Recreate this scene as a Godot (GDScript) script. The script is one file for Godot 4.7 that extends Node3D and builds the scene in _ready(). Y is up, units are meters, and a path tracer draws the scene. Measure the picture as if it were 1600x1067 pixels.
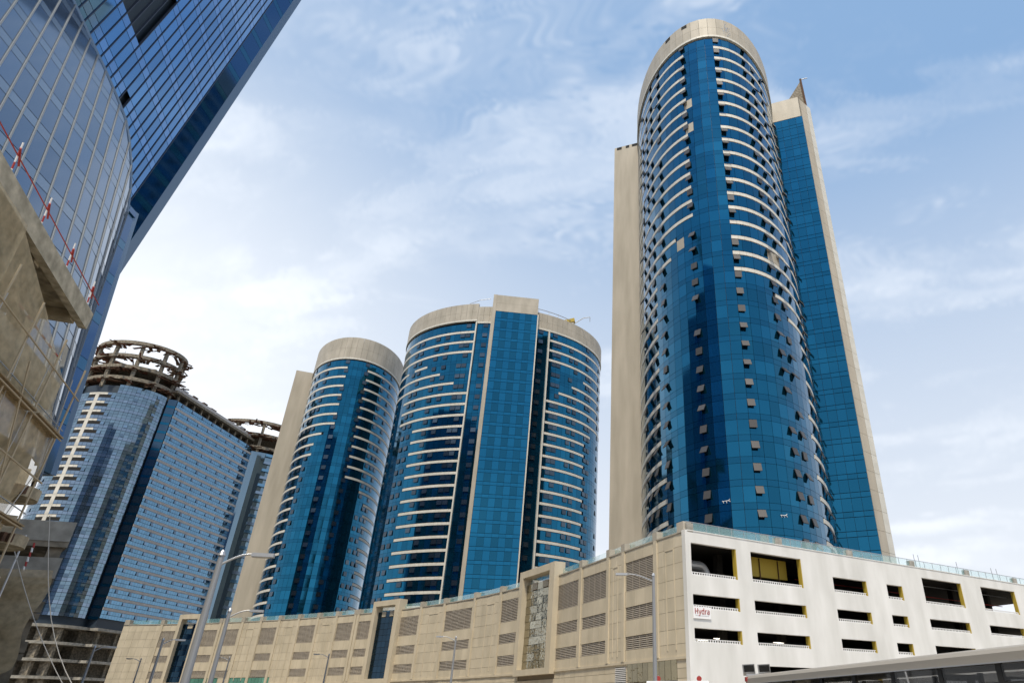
extends Node3D

# ---------------------------------------------------------------- helpers
const EYE := Vector3(0, 1.6, 0)
const PITCH := 0.50927      # camera tilt upwards
var counts := {}
var box_unit: BoxMesh
var rng := RandomNumberGenerator.new()

func lin(r: float, g: float, b: float) -> Color:
	return Color(r, g, b).linear_to_srgb()

func mat(c: Color, rough := 0.85, metal := 0.0, spec := 0.5) -> StandardMaterial3D:
	var m := StandardMaterial3D.new()
	m.albedo_color = c
	m.roughness = rough
	m.metallic = metal
	m.metallic_specular = spec
	return m

func noise_tex(freq: float, c0: Color, c1: Color, sd: int, oct := 5, size := 512) -> NoiseTexture2D:
	var n := FastNoiseLite.new()
	n.seed = sd
	n.frequency = freq
	n.fractal_octaves = oct
	n.noise_type = FastNoiseLite.TYPE_SIMPLEX_SMOOTH
	var t := NoiseTexture2D.new()
	t.noise = n
	t.width = size
	t.height = size
	t.seamless = true
	var g := Gradient.new()
	g.set_color(0, c0)
	g.set_color(1, c1)
	t.color_ramp = g
	return t

# a surface with mottled tone in world space; scale = repeats per metre
func mottled(c: Color, rough: float, sd: int, depth: float, scale: float, freq := 0.012) -> StandardMaterial3D:
	var m := mat(c, rough)
	var k := 1.0 - depth
	m.albedo_texture = noise_tex(freq, Color(k, k, k * 0.985), Color(1, 1, 1), sd)
	m.uv1_triplanar = true
	m.uv1_world_triplanar = true
	m.uv1_scale = Vector3(scale, scale, scale)
	return m

func variants(m: StandardMaterial3D, n: int, amount: float) -> Array:
	var out := []
	for i in n:
		var d: StandardMaterial3D = m.duplicate()
		var k := 1.0 + amount * (2.0 * i / maxf(n - 1, 1) - 1.0)
		var l := m.albedo_color.srgb_to_linear()
		d.albedo_color = Color(l.r * k, l.g * k, l.b * k, l.a).linear_to_srgb()
		d.albedo_color.a = m.albedo_color.a
		out.append(d)
	return out

func numbered(parent: Node, called: String) -> String:
	var key := str(parent.get_instance_id()) + called
	counts[key] = counts.get(key, -1) + 1
	return called if counts[key] == 0 else "%s_%03d" % [called, counts[key]]

func tag(o: Node, label: String, category: String, group := "") -> Node:
	o.set_meta("label", label)
	o.set_meta("category", category)
	if group != "":
		o.set_meta("group", group)
	return o

func thing(called: String, label: String, category: String, at := Vector3.ZERO, group := "") -> Node3D:
	var o := Node3D.new()
	o.name = numbered(self, called)
	o.position = at
	add_child(o, true)
	tag(o, label, category, group)
	return o

func part(parent: Node, called: String, mesh: Mesh, m: Material, xf := Transform3D()) -> MeshInstance3D:
	var o := MeshInstance3D.new()
	o.name = numbered(parent, called)
	o.mesh = mesh
	o.material_override = m
	o.transform = xf
	parent.add_child(o, true)
	return o

func structure(called: String, mesh: Mesh, m: Material, xf := Transform3D()) -> MeshInstance3D:
	var o := part(self, called, mesh, m, xf)
	o.set_meta("kind", "structure")
	return o

func begin() -> SurfaceTool:
	var st := SurfaceTool.new()
	st.begin(Mesh.PRIMITIVE_TRIANGLES)
	return st

func done(st: SurfaceTool) -> ArrayMesh:
	st.generate_normals()
	return st.commit()

func tri(st: SurfaceTool, a: Vector3, b: Vector3, c: Vector3, out: Vector3) -> void:
	if (b - a).cross(c - a).dot(out) > 0.0:
		var t := b
		b = c
		c = t
	st.set_smooth_group(-1)
	st.add_vertex(a)
	st.add_vertex(b)
	st.add_vertex(c)

func quad(st: SurfaceTool, a: Vector3, b: Vector3, c: Vector3, d: Vector3, out: Vector3) -> void:
	tri(st, a, b, c, out)
	tri(st, a, c, d, out)

# upright prism over a footprint of (x, z) points
func prism(st: SurfaceTool, poly: PackedVector2Array, y0: float, y1: float, caps := true) -> void:
	var n := poly.size()
	var area := 0.0
	for i in n:
		area += poly[i].cross(poly[(i + 1) % n])
	for i in n:
		var a := poly[i]
		var b := poly[(i + 1) % n]
		var e := b - a
		var o := Vector3(e.y, 0, -e.x) * signf(area)
		quad(st, Vector3(a.x, y0, a.y), Vector3(b.x, y0, b.y), Vector3(b.x, y1, b.y), Vector3(a.x, y1, a.y), o)
	if caps:
		var ix := Geometry2D.triangulate_polygon(poly)
		for i in range(0, ix.size(), 3):
			for s in [0, 1]:
				var y := y1 if s else y0
				tri(st, Vector3(poly[ix[i]].x, y, poly[ix[i]].y), Vector3(poly[ix[i + 1]].x, y, poly[ix[i + 1]].y), Vector3(poly[ix[i + 2]].x, y, poly[ix[i + 2]].y), Vector3.UP if s else Vector3.DOWN)

# box between corner and three edge vectors
func slab(st: SurfaceTool, o: Vector3, x: Vector3, y: Vector3, z: Vector3) -> void:
	quad(st, o, o + x, o + x + y, o + y, -z)
	quad(st, o + z, o + x + z, o + x + y + z, o + y + z, z)
	quad(st, o, o + x, o + x + z, o + z, -y)
	quad(st, o + y, o + x + y, o + x + y + z, o + y + z, y)
	quad(st, o, o + y, o + y + z, o + z, -x)
	quad(st, o + x, o + x + y, o + x + y + z, o + x + z, x)

func tube(st: SurfaceTool, pts: Array, r0: float, r1: float, sides := 8) -> void:
	var n := pts.size()
	var rings := []
	var up := Vector3(0.31, 0.27, 0.91).normalized()
	for i in n:
		var d: Vector3 = (pts[mini(i + 1, n - 1)] - pts[maxi(i - 1, 0)]).normalized()
		var a := d.cross(up).normalized()
		var b := d.cross(a).normalized()
		var r := lerpf(r0, r1, float(i) / (n - 1))
		var ring := []
		for k in sides:
			var t := TAU * k / sides
			ring.append(pts[i] + (a * cos(t) + b * sin(t)) * r)
		rings.append(ring)
	for i in n - 1:
		var mid: Vector3 = (pts[i] + pts[i + 1]) * 0.5
		for k in sides:
			var j := (k + 1) % sides
			var c: Vector3 = (rings[i][k] + rings[i + 1][j]) * 0.5
			quad(st, rings[i][k], rings[i][j], rings[i + 1][j], rings[i + 1][k], c - mid)
	for e in [0, n - 1]:
		var d: Vector3 = pts[0] - pts[1] if e == 0 else pts[n - 1] - pts[n - 2]
		for k in range(1, sides - 1):
			tri(st, rings[e][0], rings[e][k], rings[e][k + 1], d)

func tube_mesh(pts: Array, r0: float, r1: float, sides := 8) -> ArrayMesh:
	var st := begin()
	tube(st, pts, r0, r1, sides)
	return done(st)

func slab_mesh(o: Vector3, x: Vector3, y: Vector3, z: Vector3) -> ArrayMesh:
	var st := begin()
	slab(st, o, x, y, z)
	return done(st)

func prism_mesh(poly: PackedVector2Array, y0: float, y1: float) -> ArrayMesh:
	var st := begin()
	prism(st, poly, y0, y1)
	return done(st)

# how large a flat piece looks from the camera; below zero when it cannot be seen
func looks(xf: Transform3D) -> float:
	var v := EYE - xf.origin
	var d := v.length()
	var n := xf.basis.x.cross(xf.basis.y)
	var f := n.dot(v) / d
	var p := xf.origin - EYE
	var y := p.y * cos(PITCH) + p.z * sin(PITCH)
	var z := p.y * sin(PITCH) - p.z * cos(PITCH)
	if f <= 0.0 or z <= 0.1 or absf(y / z) > 0.55 or p.x / z < -1.0 or p.x / z > 0.64:
		return -1.0
	return f / (d * d)

# alike flat pieces: the largest in view become parts of their own, the rest one joined part
func pieces(parent: Node3D, called: String, mesh: Mesh, m: StandardMaterial3D, xfs: Array, amount := 0.05, limit := 300) -> void:
	if xfs.is_empty():
		return
	var order := []
	for x in xfs:
		var g := parent.global_transform
		order.append([looks(g * x), x])
	order.sort_custom(func(p, q): return p[0] > q[0])
	var vs := variants(m, 5, amount)
	var rest := []
	for i in order.size():
		if i < limit and order[i][0] > 0.0:
			part(parent, called, mesh, vs[rng.randi() % 5], order[i][1])
		else:
			rest.append(order[i][1])
	if rest.is_empty():
		return
	var mm := MultiMesh.new()
	mm.transform_format = MultiMesh.TRANSFORM_3D
	mm.use_colors = true
	mm.mesh = mesh
	mm.instance_count = rest.size()
	for i in rest.size():
		mm.set_instance_transform(i, rest[i])
		var k := 1.0 + amount * rng.randf_range(-1, 1)
		mm.set_instance_color(i, Color(k, k, k))
	var o := MultiMeshInstance3D.new()
	var mr: StandardMaterial3D = m.duplicate()
	mr.vertex_color_use_as_albedo = true
	o.name = numbered(parent, called)
	o.multimesh = mm
	o.material_override = mr
	o.set_meta("kind", "stuff")
	parent.add_child(o, true)

# frame of an upright flat piece: centre, unit direction to the right, outward normal, width, height, tilts
func plate(c: Vector3, right: Vector3, w: float, h: float, yaw := 0.0, lean := 0.0) -> Transform3D:
	var n := right.cross(Vector3.UP)
	var r := right
	if yaw != 0.0:
		r = right.rotated(Vector3.UP, yaw)
		n = r.cross(Vector3.UP)
	var u := Vector3.UP
	if lean != 0.0:
		u = u.rotated(r, lean)
		n = n.rotated(r, lean)
	return Transform3D(Basis(r * w, u * h, n), c)

# ---------------------------------------------------------------- ellipses
# an ellipse is [centre x, centre z, half axis a, half axis b, turn]
func ept(e: Array, deg: float, off := 0.0) -> Vector3:
	var t := deg_to_rad(deg)
	var p := Vector2(e[2] * cos(t), e[3] * sin(t))
	var n := Vector2(cos(t) / e[2], sin(t) / e[3]).normalized()
	p += n * off
	var c := cos(e[4])
	var s := sin(e[4])
	return Vector3(e[0] + p.x * c - p.y * s, 0, e[1] + p.x * s + p.y * c)

func epoly(e: Array, off := 0.0, n := 96) -> PackedVector2Array:
	var out := PackedVector2Array()
	for i in n:
		var p := ept(e, 360.0 * i / n, off)
		out.append(Vector2(p.x, p.z))
	return out

# angles that cut the ellipse into chords of nearly the same length
func ecuts(e: Array, t0: float, t1: float, step: float) -> Array:
	var fine := 2000
	var acc := [0.0]
	var prev := ept(e, t0)
	for i in range(1, fine + 1):
		var p := ept(e, lerpf(t0, t1, float(i) / fine))
		acc.append(acc[i - 1] + p.distance_to(prev))
		prev = p
	var n := maxi(1, roundi(acc[fine] / step))
	var out := [t0]
	var k := 0
	for j in range(1, n):
		while acc[k] < acc[fine] * j / n:
			k += 1
		out.append(lerpf(t0, t1, float(k) / fine))
	out.append(t1)
	return out

# a curved strip of separate boards that follows the ellipse
func eband(e: Array, ta: float, tb: float, y0: float, y1: float, inner: float, outer: float, step: float, gap := 0.03) -> ArrayMesh:
	var st := begin()
	var cuts := ecuts(e, ta, tb, step)
	for i in cuts.size() - 1:
		var a0 := ept(e, cuts[i], inner)
		var b0 := ept(e, cuts[i + 1], inner)
		var a1 := ept(e, cuts[i], outer)
		var b1 := ept(e, cuts[i + 1], outer)
		var d := (b1 - a1).normalized() * gap * 0.5
		a0 += d
		a1 += d
		b0 -= d
		b1 -= d
		prism(st, PackedVector2Array([Vector2(a0.x, a0.z), Vector2(b0.x, b0.z), Vector2(b1.x, b1.z), Vector2(a1.x, a1.z)]), y0, y1)
	return done(st)

# ---------------------------------------------------------------- materials
var M := {}

func make_materials() -> void:
	M.blue_glass = mat(lin(0.012, 0.122, 0.222), 0.05, 0.9)
	M.blue_spandrel = mat(lin(0.011, 0.108, 0.2), 0.08, 0.9)
	M.panel_light = mat(lin(0.013, 0.135, 0.255), 0.06, 0.9)
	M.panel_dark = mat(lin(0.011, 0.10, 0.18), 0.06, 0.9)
	M.sky_glass = mat(lin(0.13, 0.26, 0.385), 0.05, 0.9)
	M.grey_glass = mat(lin(0.20, 0.27, 0.36), 0.07, 0.85)
	M.grey_spandrel = mat(lin(0.26, 0.32, 0.40), 0.12, 0.8)
	M.near_glass = mat(lin(0.085, 0.24, 0.47), 0.05, 0.9)
	M.near_spandrel = mat(lin(0.13, 0.28, 0.52), 0.08, 0.9)
	M.deep_glass = mat(lin(0.010, 0.075, 0.19), 0.06, 0.85)
	M.frame_dark = mat(lin(0.02, 0.035, 0.055), 0.6)
	M.void_dark = mat(lin(0.015, 0.015, 0.015), 0.95)
	M.sash = mat(lin(0.065, 0.060, 0.057), 0.4, 0.3)
	M.cream = mottled(lin(0.68, 0.655, 0.60), 0.6, 3, 0.12, 0.05)
	M.crown = mottled(lin(0.48, 0.435, 0.365), 0.6, 4, 0.16, 0.03)
	M.crown.uv1_scale = Vector3(0.06, 0.02, 0.06)
	M.beige_wall = mottled(lin(0.51, 0.455, 0.375), 0.75, 5, 0.17, 0.02)
	M.beige_wall.uv1_scale = Vector3(0.05, 0.007, 0.05)
	M.tile = mottled(lin(0.62, 0.545, 0.42), 0.7, 6, 0.12, 0.05)
	M.tile.uv1_scale = Vector3(0.09, 0.03, 0.09)
	M.joint = mat(lin(0.22, 0.18, 0.13), 0.9)
	M.white_wall = mottled(lin(0.80, 0.795, 0.79), 0.8, 7, 0.15, 0.05, 0.010)
	M.white_wall.uv1_scale = Vector3(0.07, 0.016, 0.07)
	M.concrete = mottled(lin(0.36, 0.315, 0.25), 0.9, 8, 0.5, 0.10, 0.02)
	M.pale_concrete = mottled(lin(0.47, 0.45, 0.41), 0.9, 9, 0.35, 0.12)
	M.brown_wood = mottled(lin(0.15, 0.075, 0.042), 0.9, 10, 0.5, 0.4)
	M.yellow = mat(lin(0.40, 0.29, 0.035), 0.7)
	M.metal = mat(lin(0.42, 0.43, 0.45), 0.4, 0.6)
	M.fin_metal = mat(lin(0.17, 0.22, 0.28), 0.35, 0.6)
	M.rail_white = mat(lin(0.7, 0.7, 0.7), 0.5)
	M.louvre = mat(lin(0.34, 0.30, 0.25), 0.6, 0.1)
	M.red = mat(lin(0.33, 0.03, 0.025), 0.6)
	M.orange = mat(lin(0.45, 0.10, 0.03), 0.7)
	M.rubber = mat(lin(0.02, 0.02, 0.02), 0.9)
	M.rail_glass = mat(Color(0.66, 0.86, 0.86, 0.17), 0.02)
	M.rail_glass.transparency = BaseMaterial3D.TRANSPARENCY_ALPHA
	M.net = mottled(lin(0.74, 0.60, 0.385), 1.0, 11, 0.28, 0.16, 0.03)
	M.net.albedo_color.a = 0.52
	M.net.transparency = BaseMaterial3D.TRANSPARENCY_ALPHA
	M.net.cull_mode = BaseMaterial3D.CULL_DISABLED

# ---------------------------------------------------------------- the sky
func make_sky() -> Sky:
	var w := 1536
	var h := 768
	var im := Image.create(w, h, false, Image.FORMAT_RGBF)
	var n1 := FastNoiseLite.new()
	n1.seed = 22
	n1.frequency = 1.6
	n1.fractal_octaves = 6
	n1.domain_warp_enabled = true
	n1.domain_warp_amplitude = 0.35
	n1.domain_warp_frequency = 1.1
	n1.domain_warp_fractal_octaves = 3
	var n2 := FastNoiseLite.new()
	n2.seed = 66
	n2.frequency = 0.7
	n2.fractal_octaves = 4
	var glow := Vector3(-sin(deg_to_rad(48)) * cos(0.26), sin(0.26), -cos(deg_to_rad(48)) * cos(0.26))
	for j in h:
		var el := PI * (0.5 - (j + 0.5) / h)
		var e := rad_to_deg(el)
		var hz := clampf(1.06 - 0.0225 * maxf(e, 0.0), 0.03, 1.0)
		for i in w:
			var az := TAU * (i + 0.5) / w
			var d := Vector3(sin(az) * cos(el), sin(el), -cos(az) * cos(el))
			var th := rad_to_deg(d.angle_to(glow))
			var g := exp(-pow(th / 27.0, 2.0))
			# wind-drawn cloud on a sheet overhead, seen in perspective
			var k := 1.0 / maxf(d.y + 0.10, 0.10)
			var px := d.x * k
			var pz := d.z * k
			var c := n1.get_noise_3d(px * 0.55 + pz * 0.25, pz * 1.25 - px * 0.35, 3.0)
			var big := n2.get_noise_3d(px * 0.8, pz * 0.8, 9.0)
			var cl := smoothstep(-0.05, 0.6, c * 0.8 + big * 0.5 + 0.06)
			var t := 1.0 - (1.0 - hz) * (1.0 - g * 0.98) * (1.0 - 0.46 * cl)
			var blue := Vector3(0.165, 0.29, 0.485)
			var white := Vector3(0.66, 0.682, 0.712) * (1.0 + 0.12 * g + 0.12 * cl)
			var col := blue.lerp(white, clampf(t * 0.97 + 0.02, 0, 1))
			var au := d.dot(Vector3(-0.053, 0.899, 0.435))      # added glow round the sun, out of view, brightens the walls
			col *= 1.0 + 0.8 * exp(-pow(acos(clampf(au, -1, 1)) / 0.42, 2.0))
			if e < 0.0:
				col = Vector3(0.5, 0.51, 0.53)
			im.set_pixel(i, j, Color(col.x, col.y, col.z))
	var p := PanoramaSkyMaterial.new()
	p.panorama = ImageTexture.create_from_image(im)
	var s := Sky.new()
	s.sky_material = p
	return s

# ---------------------------------------------------------------- round glass towers
# bands: row -> [[ta, tb], ...]; vents: [[t, first row, last row], ...]
func round_tower(t: Node3D, e: Array, t0: float, t1: float, step: float, y_top: float, y_ref: float, pitch: float, rows: int, bands: Callable, vents: Array, vent_w: float, lean: float, clad: Callable) -> void:
	part(t, "core", prism_mesh(epoly(e, -0.35), 0.0, y_top - 0.3), M.frame_dark)
	var cuts := ecuts(e, t0, t1, step)
	var vision := []
	var spandrel := []
	var other := []
	var made := {}
	for r in range(-1, rows):
		var y := y_ref - pitch * r           # middle of the strip at the top of this storey
		var top := minf(y - 0.5, y_top)
		var low := y - pitch + 0.5
		for i in cuts.size() - 1:
			var tm: float = (cuts[i] + cuts[i + 1]) * 0.5
			var a := ept(e, cuts[i])
			var b := ept(e, cuts[i + 1])
			var right := (a - b).normalized()
			if right.cross(Vector3.UP).dot(a - Vector3(e[0], 0, e[1])) < 0:
				right = -right
			var w := a.distance_to(b) - 0.05
			var c := (a + b) * 0.5
			if top - low > 0.5:
				var x := plate(c + Vector3.UP * (top + low) * 0.5, right, w, top - low - 0.05, rng.randf_range(-1, 1) * 0.006, rng.randf_range(-1, 1) * 0.005)
				var which = clad.call(r, tm)
				if which == 2:
					other.append(x)
				elif which == 0:
					vision.append(x)
			if r >= 0:
				var covered := false
				for bd in bands.call(r):
					if tm > bd[0] and tm < bd[1]:
						covered = true
				if not covered:
					spandrel.append(plate(c + Vector3.UP * y, right, w, 0.95, rng.randf_range(-1, 1) * 0.003, 0.0))
		if r >= 0:
			for bd in bands.call(r):
				var key := "%0.1f_%0.1f" % [bd[0], bd[1]]
				if not made.has(key):
					made[key] = eband(e, bd[0], bd[1], -0.365, 0.365, -0.1, 0.09, 1.25, 0.035)
				part(t, "floor_band", made[key], M.cream, Transform3D(Basis(), Vector3(0, y, 0)))
	var pane := BoxMesh.new()
	pane.size = Vector3(1, 1, 0.08)
	pieces(t, "glass_pane", pane, M.blue_glass, vision, 0.16)
	pieces(t, "spandrel_pane", pane, M.blue_spandrel, spandrel, 0.06, 120)
	pieces(t, "boarded_pane", pane, M.crown, other, 0.05)
	var sashes := []
	for v in vents:
		for r in range(v[1], v[2]):
			if rng.randf() < 0.07:
				continue
			var y := y_ref - pitch * r - 0.62
			var p := ept(e, v[0], 0.10)
			var q := ept(e, v[0] + 0.3, 0.10)
			var right := (p - q).normalized()
			if right.cross(Vector3.UP).dot(p - Vector3(e[0], 0, e[1])) < 0:
				right = -right
			var ln: float = lean * rng.randf_range(0.35, 1.25)
			if rng.randf() < 0.1:
				ln *= 0.25
			var n := right.cross(Vector3.UP)
			var hh := 1.32
			var c := p + Vector3.UP * (y - cos(ln) * hh * 0.5) + n * (sin(ln) * hh * 0.5 + 0.03)
			sashes.append(plate(c, right, vent_w, hh, 0.0, -ln))
	var sash := BoxMesh.new()
	sash.size = Vector3(1, 1, 0.12)
	pieces(t, "window_sash", sash, M.sash if lean > 0.4 else M.sash_dark, sashes, 0.22)

func crown_ring(t: Node3D, e: Array, y0: float, y1: float, ta: float, tb: float) -> void:
	var mid := (y0 + y1) * 0.5
	part(t, "parapet_panel", eband(e, ta, tb, mid + 0.02, y1, -0.5, 0.30, 1.9, 0.055), M.crown)
	part(t, "parapet_panel", eband(e, ta, tb, y0 + 0.5, mid - 0.02, -0.5, 0.30, 1.9, 0.055), M.crown)
	part(t, "parapet_band", eband(e, ta, tb, y0 - 0.1, y0 + 0.46, -0.5, 0.36, 1.25, 0.03), M.cream)
	part(t, "roof", prism_mesh(epoly(e, -0.4), y1 - 1.4, y1 - 1.0), M.concrete)

func tower_tall() -> void:
	var t := thing("glass_tower", "tallest round blue glass tower with cream floor bands behind the white car park", "tower")
	var e := [19.77, -126.46, 17.18, 32.19, 0.0677]
	var y_ref := 128.1
	var pitch := 3.48
	var bands := func(r: int) -> Array:
		var out := []
		if r < 18:
			out.append([-14.0, 87.2])
		elif r == 18:
			out.append([-14.0, 62.0])
		elif r == 19:
			out.append([-14.0, 53.0])
		elif r < 24:
			out.append([-14.0, 42.0])
		else:
			out.append([-14.0, 45.0])
		if r < 14:
			out.append([109.3, 194.0])
		elif r < 16:
			out.append([122.0 + (r - 14) * 4.0, 194.0])
		else:
			out.append([138.4 if r < 27 else 134.5, 194.0])
		return out
	var odd := {"11_80": 2, "10_80": 2, "14_118": 2, "4_109": 2, "6_109": 2, "0_126": 2, "15_58": 2, "15_60": 2}
	var clad := func(r: int, tm: float) -> int:
		for k in odd:
			var s: PackedStringArray = k.split("_")
			if int(s[0]) == r and absf(tm - float(s[1])) < 1.7:
				return odd[k]
		return 0
	round_tower(t, e, -14.0, 194.0, 1.85, 131.6, y_ref, pitch, 34, bands, [[85.2, -1, 34], [63.0, -1, 34], [55.5, 0, 34], [46.0, 0, 18], [38.0, 18, 33], [30.0, 2, 32], [110.2, -1, 34], [132.5, -1, 34], [141.5, -1, 33], [155.0, 0, 32], [148.0, 1, 32]], 1.22, 0.45, clad)
	crown_ring(t, e, 131.5, 137.7, -14.0, 194.0)
	for a in [107.0, 120.3]:
		part(t, "parapet_opening", eband(e, a - 2.0, a + 2.0, 136.6, 137.5, 0.2, 0.36, 3.0), M.void_dark)
	var st := begin()
	for i in 46:                                       # spots where the parapet render has come off
		var ang := 75.8 + rng.randfn(0, 1.6)
		var yy := 134.6 + rng.randf_range(-2.2, 2.4)
		var p := ept(e, ang, 0.29)
		var q := ept(e, ang + 0.35, 0.29)
		slab(st, p + Vector3.UP * yy, q - p, Vector3(0, rng.randf_range(0.1, 0.4), 0), ept(e, ang, 0.312) - p)
	part(t, "bare_patch", done(st), M.metal)
	for q in [[101.5, 28.1], [74.2, 26.0]]:            # thin white marks on the glass
		var c0: Vector3 = ept(e, q[0], 0.10) + Vector3.UP * q[1]
		var cd: Vector3 = (ept(e, q[0] - 2.0, 0.10) - ept(e, q[0], 0.10)).normalized()
		for w in [[-0.6, 0.0, 1.1, 0.05], [-0.45, 0.0, 0.08, -0.28], [0.0, 0.0, 0.12, -0.28], [0.35, 0.05, 0.25, 0.22], [0.35, 0.05, 0.3, -0.2]]:
			part(t, "white_mark", tube_mesh([c0 + cd * w[0] + Vector3.UP * w[1], c0 + cd * (w[0] + w[2]) + Vector3.UP * (w[1] + w[3])], 0.045, 0.045, 5), M.rail_white)
	# the straight spine behind: cream on the left, blue glass on the right
	var f := Vector3(40.4, 0, -119.35)
	var r := Vector3(0.947, 0, 0.3206)
	var b := Vector3(0.3206, 0, -0.947)
	var flat := func(list: Array) -> PackedVector2Array:
		var out := PackedVector2Array()
		for p in list:
			var v: Vector3 = f + r * p.x + b * p.y
			out.append(Vector2(v.x, v.z))
		return out
	part(t, "spine_wall", prism_mesh(flat.call([Vector2(-46.9, 0), Vector2(-9, 0), Vector2(-9, 9), Vector2(-46.9, 9)]), 0, 138.6), M.beige_wall)
	part(t, "spine_wall", prism_mesh(flat.call([Vector2(-8.99, 0.25), Vector2(3.8, 0.25), Vector2(6.1, 4.2), Vector2(6.1, 9), Vector2(-8.99, 9)]), 0, 139.6), M.frame_dark)
	for k in 3:
		var q0: float = [-46.2, -43.6, -41.8][k]
		part(t, "parapet_opening", slab_mesh(f + r * q0 - b * 0.03 + Vector3.UP * 137.6, r * [1.4, 1.0, 2.6][k], Vector3.UP * 0.95, b * 0.05), M.void_dark)
	# crown of the right wing, its cream edge and the glass
	part(t, "wing_parapet", slab_mesh(f - r * 8.9 - b * 0.12 + Vector3.UP * 133.4, r * 12.5, Vector3.UP * 6.9, b * 0.35), M.crown)
	var side := (r * 2.3 + b * 3.95)
	for k in 38:
		part(t, "edge_panel", slab_mesh(f + r * 3.95 - b * 0.1 + Vector3.UP * (3.67 * k + 0.02), side * 0.58, Vector3.UP * 3.62, r * -0.2 + b * 0.2), M.beige_wall)
		part(t, "edge_panel", slab_mesh(f + r * 3.95 - b * 0.1 + side * 0.6 + Vector3.UP * (3.67 * k + 0.02), side * 0.42, Vector3.UP * 3.62, r * -0.2 + b * 0.2), M.cream)
	var glass := []
	for row in 33:
		for c in 7:
			for hgt in [[0.0, 2.45], [2.5, 0.95]]:
				var x := plate(f + r * (-8.6 + 1.79 * c + 0.895) + Vector3.UP * (133.35 - 3.5 * row - hgt[0] - hgt[1] * 0.5), r, 1.74, hgt[1] - 0.05, rng.randf_range(-1, 1) * 0.002, rng.randf_range(-1, 1) * 0.002)
				x.basis.z = -b
				glass.append(x)
	var pane := BoxMesh.new()
	pane.size = Vector3(1, 1, 0.08)
	pieces(t, "wing_pane", pane, M.blue_glass, glass, 0.10)
	# raw wedge of wall on the roof
	st = begin()
	var p0 := f + r * 0.6 + b * 1.0 + Vector3.UP * 140.2
	var p1 := f + r * 5.4 + b * 3.4 + Vector3.UP * 138.0
	var p2 := f + r * 5.2 + b * 3.3 + Vector3.UP * 149.8
	var th := b * 0.5 + r * 0.2
	tri(st, p0, p1, p2, -b)
	tri(st, p0 + th, p1 + th, p2 + th, b)
	quad(st, p0, p2, p2 + th, p0 + th, -r)
	quad(st, p1, p2, p2 + th, p1 + th, r)
	quad(st, p0, p1, p1 + th, p0 + th, Vector3.DOWN)
	part(t, "roof_fin", done(st), M.concrete)
	part(t, "fin_edge", tube_mesh([p1 + Vector3.UP * 0.2, p2 + Vector3.UP * 0.6], 0.35, 0.3, 6), M.brown_wood)
	part(t, "roof_rod", tube_mesh([p2 + Vector3.UP * 0.4 - r * 0.2, p2 + Vector3.UP * 0.4 + r * 1.8], 0.12, 0.12, 6), M.metal)
	part(t, "roof_rod", tube_mesh([f - r * 7.6 + b + Vector3.UP * 140, f - r * 7.6 + b + Vector3.UP * 143], 0.1, 0.1, 6), M.metal)

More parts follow.
